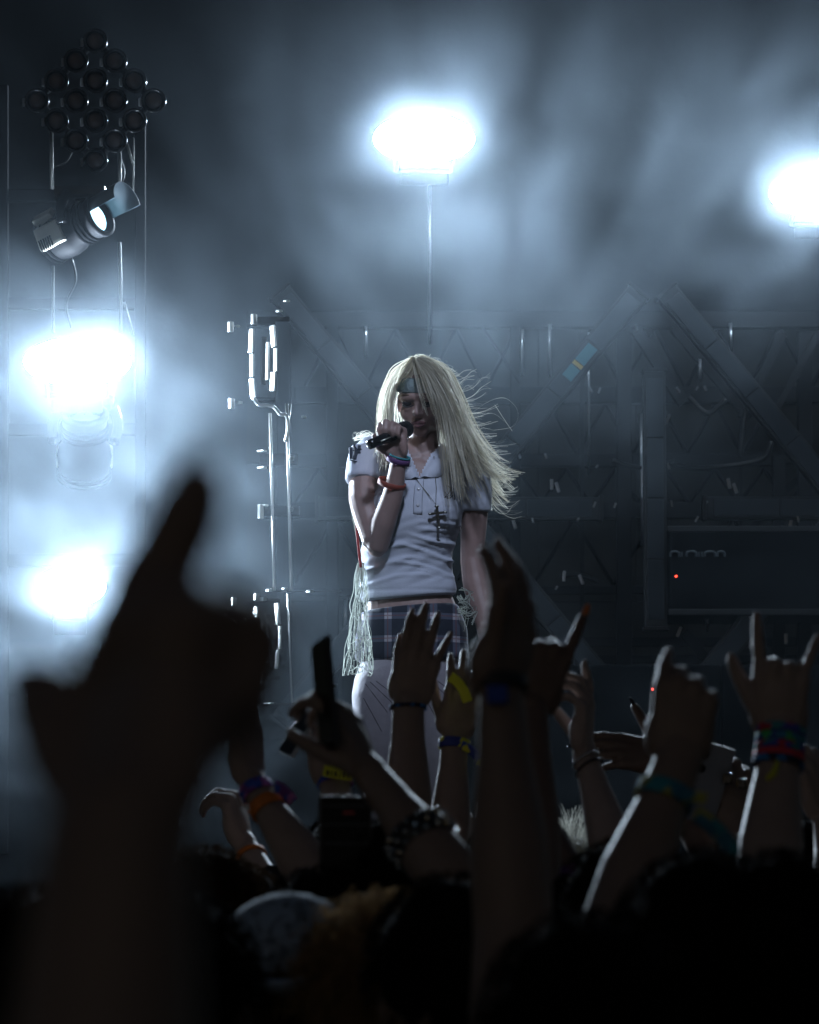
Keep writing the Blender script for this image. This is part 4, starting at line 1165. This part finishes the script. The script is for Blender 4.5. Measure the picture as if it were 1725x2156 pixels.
BAND = {'purple': striped('purple blue festival band', (0.18, 0.054, 0.288), (0.054, 0.108, 0.54), (0.54, 0.18, 0.504), 70), 'orange': mat('orange paper band', (0.8, 0.234, 0.036), .6, var=.3, scale=90),
        'yellow': mat('yellow cloth band', (0.756, 0.756, 0.054), .8), 'yblue': striped('blue yellow band', (0.036, 0.054, 0.288), (0.72, 0.684, 0.054), (0.036, 0.09, 0.396), 60), 'bead': striped('dark blue beads', (0.018, 0.0216, 0.054), (0.036, 0.216, 0.54), (0.018, 0.018, 0.036), 110),
        'teal': striped('teal yellow band', (0.036, 0.288, 0.36), (0.36, 0.36, 0.072), (0.036, 0.18, 0.288), 45), 'blue': mat('blue band', (0.036, 0.09, 0.45), .7), 'multi': striped('woven colour band', (0.054, 0.288, 0.324), (0.54, 0.036, 0.072), (0.072, 0.09, 0.45), 85),
        'multi2': striped('woven green band', (0.036, 0.09, 0.36), (0.072, 0.504, 0.144), (0.036, 0.216, 0.396), 85), 'red': mat('red band', (0.72, 0.054, 0.09), .6), 'silver': mat('silver chain', (0.8, 0.8, 0.8), .25, metal=1, bump=.6, scale=300, var=.3),
        'black': mat('black cord', (0.027, 0.027, 0.0324), .5)}
NAIL = {'orange': mat('orange nail', (.75, .25, .08), .2, coat=.5), 'red': mat('red nail', (.5, .03, .04), .2, coat=.5), 'clear': mat('bare nail', (.38, .28, .25), .45, spec=.25), 'dark': mat('dark nail', (.03, .03, .04), .12, coat=.6)}
FIST = (80, 95, 45)
def tail(root, pts, m, w=.007):
    k = MB(); k.tube(spline(pts, 4), [(w, .0015)] * ((len(pts) - 1) * 4 + 1), 8); return k.build('band_tail', BAND[m], root, True)

# --- near blurred arm
spectator('blurred near person pointing one finger up past the low strobe', (245, 1797), (190, 2700), .95, (.13, .5, 1), (.88, .45, -.2), 1, [(0, 4, 2), (80, 86, 40), (84, 92, 40), (86, 92, 40)], 1,
          spread=(-33, 0, -3, -6), thumb=(34, -10, -4), ed=-.02, bside=-1, up=(-.25, -.5, -.8), s=.84, thin=1.25, fat=1.75)
# --- arms in front of the stage
r, W, E, _ = spectator('person raising a flat hand in front of a phone, purple and orange wristbands', (533, 1652), (668, 1860), 5.2, (-.12, .05, 1), (-.8, .5, 0), -1, [(8, 14, 10), (10, 16, 10), (12, 18, 12), (16, 20, 12)], 0, 'grey', 'brown', ed=-.10, bside=-1,
                       thumb=(18, 20, 10), bands=((.06, 'purple', .022, None), (.20, 'orange', .022, None)))
tail(r, [at(578, 1655, 5.16), at(598, 1665, 5.15), at(617, 1688, 5.15)], 'purple', .010)
ink2 = mat('black pen ink', (.01, .01, .01), .6); tagw = mat('white tag', (.6, .65, .7), .5)
for x, y, m_ in ((577, 1662, tagw), (527, 1700, tagw)):
    k = MB(); k.box(at(x, y, 5.16), (.012, .003, .010), Matrix.Rotation(.4, 3, 'Y'), bev=.001); k.build('band_tag', m_, r)
spectator('person in black long sleeves with a limp bent hand and orange cuff', (518, 1782), (600, 1930), 6.0, (-.30, .05, 1), (-.85, .35, -.2), -1, [(58, 40, 20), (64, 44, 22), (66, 46, 22), (60, 46, 22)], 3, 'black', 'dark', ed=-.1, bside=1,
          thumb=(25, 20, 10), bands=((.10, 'orange', .010, None),), sleeve='long')
r, W, E, _ = spectator('person gripping a dark phone edge-on, wearing a studded bracelet', (782, 1632), (985, 1895), 4.3, (-.42, .10, .9), (-.75, .35, -.35), 1, [(28, 48, 30), (34, 54, 34), (40, 58, 34), (46, 60, 34)], 1, 'black', 'dark', ed=-.12, bside=1, thumb=(30, 35, 20), thin=1.08)
stud = mat('studded steel', (.55, .55, .52), .22, metal=1, var=.2, scale=90)
ax_ = (E - W).normalized(); c0_ = W.lerp(E, .50)
br = band('studded_bracelet', c0_, ax_, .043, .036, mat('black leather strap', (.012, .012, .013), .4), r, flat=.95)
rt = rot_to(ax_, (1, 0, 0))
for j in range(3):
    for i in range(16):
        a = 2 * math.pi * (i + .5 * (j % 2)) / 16; dv = rt @ Vector((math.cos(a), math.sin(a) * .95, 0))
        k = MB(); k.lathe([(.0052, 0), (.0045, .003), (.001, .0065)], M4(rot_to(dv), c0_ + dv * .0445 + ax_ * ((j - 1) * .012)), 8); k.build('stud', stud, br)
r, W, E, _ = spectator('person with a bright yellow lettered wristband holding a pale phone', (706, 1650), (724, 1860), 5.6, (-.22, .05, 1), (-.35, .9, 0), -1, [(34, 55, 30), (40, 60, 30), (44, 60, 30), (48, 60, 30)], 0, 'grey', 'brown', ed=-.1, bside=-1, bands=((-.02, 'purple', .020, None),), thumb=(28, 20, 20))
k = MB(); P = at(712, 1628, 5.555); k.box(P, (.052, .003, .020), Matrix.Rotation(.16, 3, 'Y'), bev=.001); yt = k.build('yellow_tag', BAND['yellow'], r)
for i in range(6):
    k = MB(); k.box(P + Vector((-.018 + i * .007, -.0024, .0005 - i * .0011)), (.0022 if i % 2 else .004, .001, .009)); k.build('letter', ink2, yt)
r, W, E, _ = spectator('person raising an open hand with spread fingers and dark bead bracelet', (860, 1484), (858, 1800), 5.75, (.24, .05, 1), (0, 1, 0), 1, [(6, 8, 5), (5, 8, 5), (6, 9, 6), (8, 10, 6)], 1, 'navy', 'dark', spread=(2, 1, -2, -13), thumb=(14, 12, 4), ed=-.06, bside=1, s=1.03, thin=1.02, bands=((.02, 'bead', .007, None),))
spectator('person with a blue and yellow cloth band, hand half behind the big blurred hand', (958, 1552), (944, 1800), 6.2, (.22, .05, 1), (-.2, 1, 0), 1, [(14, 20, 12)] * 4, 1, 'black', 'dark', ed=-.06, bside=-1, bands=((.06, 'yblue', .020, None),), thumb=(30, 20, 10), thin=.95)
o_ = bpy.data.objects[-1] if False else None
tl = [c for c in bpy.data.objects if c.get('label', '').startswith('person with a blue and yellow cloth')][0]
tail(tl, [at(972, 1568, 6.15), at(990, 1578, 6.14), at(1004, 1592, 6.14), at(1014, 1612, 6.14)], 'yblue', .009)
tail(tl, [at(948, 1425, 6.1), at(962, 1435, 6.1), at(975, 1452, 6.1), at(985, 1478, 6.1)], 'yellow', .010)
r, W, E, _ = spectator('large blurred raised hand on a thick forearm right in front of the singer', (1056, 1470), (1080, 1930), 3.4, (.16, .12, 1), (-.72, .62, .1), 1, [(14, 16, 12), (12, 18, 12), (12, 20, 14), (16, 22, 14)], 1, 'black', 'dark', spread=(2, 0, -4, -10), thumb=(12, -12, -4), ed=-.05, bside=1, s=1.0, thin=1.05, bands=((-.06, 'black', .016, None),))
k = MB(); k.box(at(1047, 1462, 3.365), (.022, .012, .020), bev=.004); k.build('blue_charm', BAND['blue'], r)
spectator('person pointing one long finger with an orange nail beside the big blurred hand', (1116, 1496), (1120, 1800), 4.6, (.30, .12, 1), (-.2, 1, .1), -1, [(4, 6, 4), (70, 90, 45), (76, 90, 45), (78, 90, 45)], 2, 'black', 'dark', spread=(8, 0, -2, -4), thumb=(16, 60, 30), ed=-.05, bside=-1, nails=((0,), 'orange'))
spectator('person with cupped hand and curling fingers, thin chain on the wrist', (1232, 1590), (1300, 1820), 5.5, (.02, .05, 1), (-.9, .25, 0), -1, [(4, 8, 5), (26, 42, 25), (40, 48, 28), (52, 50, 28)], 3, 'navy', 'brown', spread=(6, 3, -2, -8), thumb=(26, 40, 15), ed=-.08, bside=1, bands=((.04, 'silver', .004, Vector((.35, 0, 0))), (.10, 'black', .004, Vector((.35, 0, 0)))))
r, W, E, tips = spectator('person with silver rings reaching sideways, thumb up and dark nails', (1400, 1592), (1466, 1730), 6.2, (-1, .05, .12), (0, .8, -.5), -1, [(10, 14, 8), (8, 14, 8), (10, 16, 10), (14, 18, 10)], 2, 'black', 'dark', spread=(7, 2, -5, -12), thumb=(62, -5, 4), ed=-.08, bside=1, nails=((0, 1, 2, 4), 'dark'))
for (x, y) in ((1330, 1592), (1290, 1588)):
    band('finger_ring', at(x, y, 6.16), (1, 0, 0), .0105, .006, BAND['silver'], r, flat=1)
r, W, E, _ = spectator('blurred person with a fist, one finger raised, teal and yellow wristband', (1428, 1602), (1318, 1900), 3.8, (.14, .18, 1), (.1, 1, 0), 1, [(36, 14, 6), (62, 70, 35), (68, 76, 40), (72, 80, 40)], 1, 'black', 'dark', spread=(-2, 0, -3, -6), thumb=(18, 48, 30), ed=-.08, bside=-1, thin=1.04, bands=((.20, 'teal', .022, None),))
tail(r, [at(1465, 1712, 3.72), at(1495, 1735, 3.71), at(1525, 1765, 3.71), at(1545, 1800, 3.71)], 'teal', .010)
k = MB(); k.box(at(1462, 1676, 3.72), (.030, .006, .014), Matrix.Rotation(.2, 3, 'Y'), bev=.003); k.build('band_clasp', BAND['teal'], r)
r, W, E, tips = spectator('person with black finger rings holding up a grey phone', (1548, 1742), (1566, 1920), 6.0, (.0, .1, 1), (-.35, .9, 0), 1, [(6, 12, 8), (22, 40, 20), (26, 44, 22), (20, 40, 20)], 1, 'black', 'dark', thumb=(24, 30, 15), ed=-.08, bside=1, spread=(10, 3, -4, -12))
for (x, y) in ((1532, 1640), (1560, 1650)):
    k = MB(); k.box(at(x, y, 5.955), (.020, .014, .022), bev=.005); k.build('finger_ring', mat('black ring stone', (.01, .01, .012), .12, coat=.5), r)
r, W, E, _ = spectator('person making horns with a thick stack of colourful bracelets', (1644, 1548), (1618, 1850), 4.4, (.03, .06, 1), (.05, 1, 0), 1, [(0, 6, 3), (80, 94, 45), (82, 94, 45), (6, 8, 5)], 0, 'black', 'dark', spread=(4, 0, -2, -20), thumb=(32, 4, 6), ed=-.07, bside=1, thin=1.06,
                       bands=((-.02, 'multi', .012, None), (.035, 'multi2', .014, None), (.085, 'multi', .012, None), (.13, 'red', .010, None), (.17, 'bead', .012, None)))
tail(r, [at(1640, 1608, 4.36), at(1632, 1628, 4.35), at(1618, 1645, 4.35)], 'yellow', .010)
band('finger_ring', at(1690, 1400, 4.42), (0, 0, 1), .012, .008, BAND['silver'], r, flat=1)
spectator('person half out of the picture with a curled hand beside the horns', (1742, 1722), (1760, 1900), 5.5, (-.25, .05, 1), (-.6, .7, 0), -1, [(40, 50, 30)] * 4, 0, 'grey', 'brown', ed=-.08, bside=1, sleeve=None)
spectator('thin arm with a purple band and white cuff between two forearms', (1128, 1690), (1216, 1890), 5.0, (-.10, .05, 1), (-.4, .9, 0), 1, [(10, 12, 8)] * 4, 2, 'white', 'dark', ed=-.08, bside=1, thin=.86, s=.92, bands=((.62, 'purple', .020, None),), sleeve='short', nails=((0, 1), 'clear'))
spectator('small hand with red and glossy nails low between the arms', (984, 1812), (990, 1960), 6.6, (-.05, .05, 1), (-.3, .9, 0), 1, [(10, 15, 10), (30, 50, 30), (50, 60, 30), (8, 10, 8)], 0, 'wine', 'brown', s=.9, ed=-.08, bside=-1, nails=((0, 3), 'red'))

# --- people seen only from behind
def onlooker(label, top, d, cloth, hairc, style, skin=0, hat=None):
    p = at(top[0], top[1], d)
    hz_ = p.z - (.118 if style in ('short', 'long') else .155)
    head = Vector((p.x, d, hz_))
    shz = hz_ - .225
    root = thing('person', (p.x, d - .02, 0), label, 'person', 'crowd members seen from behind')
    sh = Vector((p.x - .185 * shz / 1.42, d - .02, shz))
    person_body(root, sh, 1, SK[skin], CL[cloth], hairc, style, head=head)
    k = MB(); limb(k, [sh, sh + Vector((-.03, .05, -.28)), sh + Vector((.02, .22, -.42))], [.058, .05, .045]); link('sleeve', remesh(k.v, k.f, .014, 3), CL[cloth], root)
    if hat:
        k = MB(); v, f = ellipsoid(head + Vector((0, -.02, .045)), (.094, .106, .085), None, 24)
        keep = [q for q in f if all(v[i].z > head.z + .02 for i in q)]
        k.add(v, keep); k.build('cap', hat, root, True)
        k = MB(); limb(k, [head + Vector((-.05, -.10, .028)), head + Vector((0, -.165, .018)), head + Vector((.05, -.10, .028))], [(.03, .008)] * 3, ref=(0, 1, 0)); k.build('cap_brim', hat, root, True)
    return root
onlooker('person with light brown curly hair standing before the phone holder', (806, 1852), 3.9, 'grey', 'ginger', 'curly', 0)
onlooker('person with a broad dark head of hair blocking the lowest view', (1236, 1935), 2.9, 'black', 'dark', 'long', 1)
onlooker('person with dark hair under the arm with colourful bracelets', (1640, 1805), 3.2, 'black', 'dark', 'short', 1)
onlooker('person in a pale blue cap beside the curly head', (612, 1898), 4.0, 'navy', 'brown', 'short', 0, hat=mat('pale blue cap cotton', (.34, .44, .56), .85, var=.2, scale=60, bump=.2))
onlooker('person with fuzzy bleached white hair near the stage edge', (1196, 1722), 6.7, 'navy', 'white', 'fuzzy', 0)
onlooker('person in a black top with short dark hair right under the recording phone', (676, 1838), 4.35, 'black', 'dark', 'short', 0)

onlooker('added person with dark hair low behind the blurred pointing hand', (70, 1880), 3.0, 'black', 'dark', 'long', 1)  # added dark figure, covers the bright deck in the corner
onlooker('added person with short dark hair between the pale blue cap and the blurred arm', (370, 1885), 3.5, 'black', 'dark', 'short', 1)  # added to fill a gap where the lit floor showed
# --- phones (held, so things of their own)
glass_b = mat('black phone glass', (.004, .005, .006), .3, spec=.15)
def phone(c, up, nrm, label, back, ui=False, lenses=0):
    t = thing('smartphone', c, label, 'phone', 'phones held up in the crowd')
    rt = rot_to(nrm, Vector(up).cross(Vector(nrm)))     # local y = up
    k = MB(); k.box(c, (.074, .152, .0085), rt, bev=.0038); k.build('case', back, t)
    k = MB(); k.box(Vector(c) + rt @ Vector((0, 0, .0047)), (.068, .146, .001), rt, bev=.0004); k.build('screen', glass_b, t)
    if ui:
        k = MB(); k.box(Vector(c) + rt @ Vector((.004, .052, .0054)), (.016, .003, .0004), rt); k.build('record_mark', mat('dim red record mark', (.1, .01, .01), .4, emit=(.35, .03, .03), estr=.03), t)
        for y in (.062, .036, .010):
            k = MB(); k.box(Vector(c) + rt @ Vector((0, y, .0054)), (.062, .0012, .0004), rt); k.build('screen_line', mat('dim screen line', (.02, .025, .03), .4, emit=(.10, .13, .16), estr=.012), t)
    for i in range(lenses):
        k = MB(); k.lathe([(.0085, 0), (.0085, .002), (.006, .0026), (.001, .0022)], M4(rt @ Matrix.Rotation(math.pi, 3, 'Y'), Vector(c) + rt @ Vector((.016, .052 - i * .028, -.0043))), 16); k.build('camera_lens', glass_b, t, True)
    return t
pcase = mat('dark grey phone case', (.03, .032, .036), .4); pgrey = mat('grey phone back', (.16, .18, .21), .35); ppale = mat('pale phone back', (.42, .48, .52), .25, coat=.4)
phone(at(728, 1792, 4.35), (0, .15, 1), (.02, -1, .12), 'black phone with a dim recording screen held above a dark head', pcase, ui=True)
phone(at(686, 1464, 4.28), (-.36, .05, 1), (-.93, -.30, -.05), 'dark phone seen nearly edge-on in a gripping hand', pcase)
phone(at(648, 1512, 5.62), (.65, .1, .8), (-.75, -.35, .45), 'pale phone tilted behind the gripping hand', ppale)
phone(at(1486, 1648, 5.98), (.32, .05, 1), (.1, 1, .1), 'grey phone with two dark camera lenses held by ringed fingers', pgrey, lenses=2)
phone(at(492, 1500, 5.28), (-.05, .05, 1), (.98, .15, 0), 'black phone edge in front of the flat hand', pcase)
# ================================================================== smoke on the stage
def volume_mat(name, density_scale, aniso, col=(0.71, 0.86, 1.0), attr=True):
    m = bpy.data.materials.new(name); m.use_nodes = True
    nt = m.node_tree
    for n in list(nt.nodes):
        if n.type != 'OUTPUT_MATERIAL': nt.nodes.remove(n)
    v = nt.nodes.new('ShaderNodeVolumePrincipled')
    v.inputs['Color'].default_value = tuple(col) + (1,)
    v.inputs['Anisotropy'].default_value = aniso
    v.inputs['Density'].default_value = density_scale
    v.inputs['Density Attribute'].default_value = 'density' if attr else ''
    nt.links.new(v.outputs[0], nt.nodes['Material Output'].inputs['Volume'])
    return m

def smoke_bank(name, lo, hi, res, dens, aniso, blobs, base, label, nscale=0.9, thr=(0.42, 0.75), local=()):
    """voxel smoke: fractal noise times a soft sum of plumes (centre, radius, weight)"""
    me = mesh(name, [lo, hi], [])
    o = bpy.data.objects.new(name, me); COL.objects.link(o)
    vm = volume_mat(name, dens, aniso)
    me.materials.append(vm)
    ng = bpy.data.node_groups.new(name, 'GeometryNodeTree')
    ng.interface.new_socket('Geometry', in_out='INPUT', socket_type='NodeSocketGeometry')
    ng.interface.new_socket('Geometry', in_out='OUTPUT', socket_type='NodeSocketGeometry')
    N = ng.nodes; L = ng.links
    out = N.new('NodeGroupOutput'); N.new('NodeGroupInput')
    vc = N.new('GeometryNodeVolumeCube')
    vc.inputs['Min'].default_value = lo; vc.inputs['Max'].default_value = hi
    for a, q in zip(('X', 'Y', 'Z'), res): vc.inputs['Resolution ' + a].default_value = q
    pos = N.new('GeometryNodeInputPosition')
    no = N.new('ShaderNodeTexNoise'); no.inputs['Scale'].default_value = nscale; no.inputs['Detail'].default_value = 6
    no.inputs['Roughness'].default_value = 0.62; no.inputs['Distortion'].default_value = 0.7
    st = N.new('ShaderNodeVectorMath'); st.operation = 'MULTIPLY'; st.inputs[1].default_value = (1.0, 0.08, 1.35)   # drawn out by the fans
    L.new(pos.outputs[0], st.inputs[0]); L.new(st.outputs[0], no.inputs['Vector'])
    mr = N.new('ShaderNodeMapRange'); mr.interpolation_type = 'SMOOTHSTEP'
    mr.inputs['From Min'].default_value = thr[0]; mr.inputs['From Max'].default_value = thr[1]
    mr.inputs['To Min'].default_value = 0.20; mr.inputs['To Max'].default_value = 1.0
    L.new(no.outputs[0], mr.inputs['Value'])
    def plumes(blobs_):
      acc = None
      for c, r, w in blobs_:
          sub = N.new('ShaderNodeVectorMath'); sub.operation = 'SUBTRACT'; sub.inputs[1].default_value = c
          L.new(pos.outputs[0], sub.inputs[0])
          dv = N.new('ShaderNodeVectorMath'); dv.operation = 'DIVIDE'; dv.inputs[1].default_value = r
          L.new(sub.outputs[0], dv.inputs[0])
          ln = N.new('ShaderNodeVectorMath'); ln.operation = 'LENGTH'
          L.new(dv.outputs[0], ln.inputs[0])
          m2 = N.new('ShaderNodeMapRange'); m2.interpolation_type = 'SMOOTHSTEP'
          m2.inputs['From Min'].default_value = 1.0; m2.inputs['From Max'].default_value = 0.0
          m2.inputs['To Min'].default_value = 0.0; m2.inputs['To Max'].default_value = w
          L.new(ln.outputs['Value'], m2.inputs['Value'])
          if acc is None: acc = m2.outputs[0]
          else:
              ad = N.new('ShaderNodeMath'); ad.operation = 'ADD'
              L.new(acc, ad.inputs[0]); L.new(m2.outputs[0], ad.inputs[1]); acc = ad.outputs[0]
      return acc
    acc = plumes(blobs)
    ad = N.new('ShaderNodeMath'); ad.operation = 'ADD'; ad.inputs[1].default_value = base
    L.new(acc, ad.inputs[0])
    mu = N.new('ShaderNodeMath'); mu.operation = 'MULTIPLY'
    L.new(ad.outputs[0], mu.inputs[0]); L.new(mr.outputs[0], mu.inputs[1])
    fin = mu.outputs[0]
    if local:
        a2 = N.new('ShaderNodeMath'); a2.operation = 'ADD'; L.new(fin, a2.inputs[0]); L.new(plumes(local), a2.inputs[1]); fin = a2.outputs[0]
    L.new(fin, vc.inputs['Density'])
    sm = N.new('GeometryNodeSetMaterial'); sm.inputs['Material'].default_value = vm
    L.new(vc.outputs[0], sm.inputs[0]); L.new(sm.outputs[0], out.inputs[0])
    md = o.modifiers.new('smoke', 'NODES'); md.node_group = ng
    tag(o, label, 'smoke', kind='stuff')
    return o

smoke_bank('stage_smoke', (-4.2, 7.9, STAGE_Z - 0.3), (4.2, 14.2, 6.8), (190, 30, 174), 0.044, 0.30,
    [(tuple(at(40, 1090, 9.3)), (1.2, 1.8, 1.05), 1.25), (tuple(at(330, 1130, 9.6)), (1.0, 1.7, 1.35), 2.2), (tuple(at(980, 400, 11.6)), (1.5, 2.6, 1.05), 1.35), (tuple(at(1700, 300, 11.6)), (1.4, 2.6, 1.1), 1.35), (tuple(at(980, 740, 11.4)), (1.25, 1.9, .95), 2.2)],
    0.11, 'blue white stage smoke drifting behind the singer', nscale=3.6, thr=(0.36, 0.70),
    local=[(tuple(at(893, 292, 11.6)), (.40, .4, .24), 3.0), (tuple(at(1722, 408, 11.6)), (.40, .4, .24), 3.0), (tuple(at(163, 762, 9.6)), (.34, .4, .21), 1.0), (tuple(at(150, 1235, 9.5)), (.24, .4, .16), .3)])  # extra dense puffs added at the strobes to widen and soften their glow
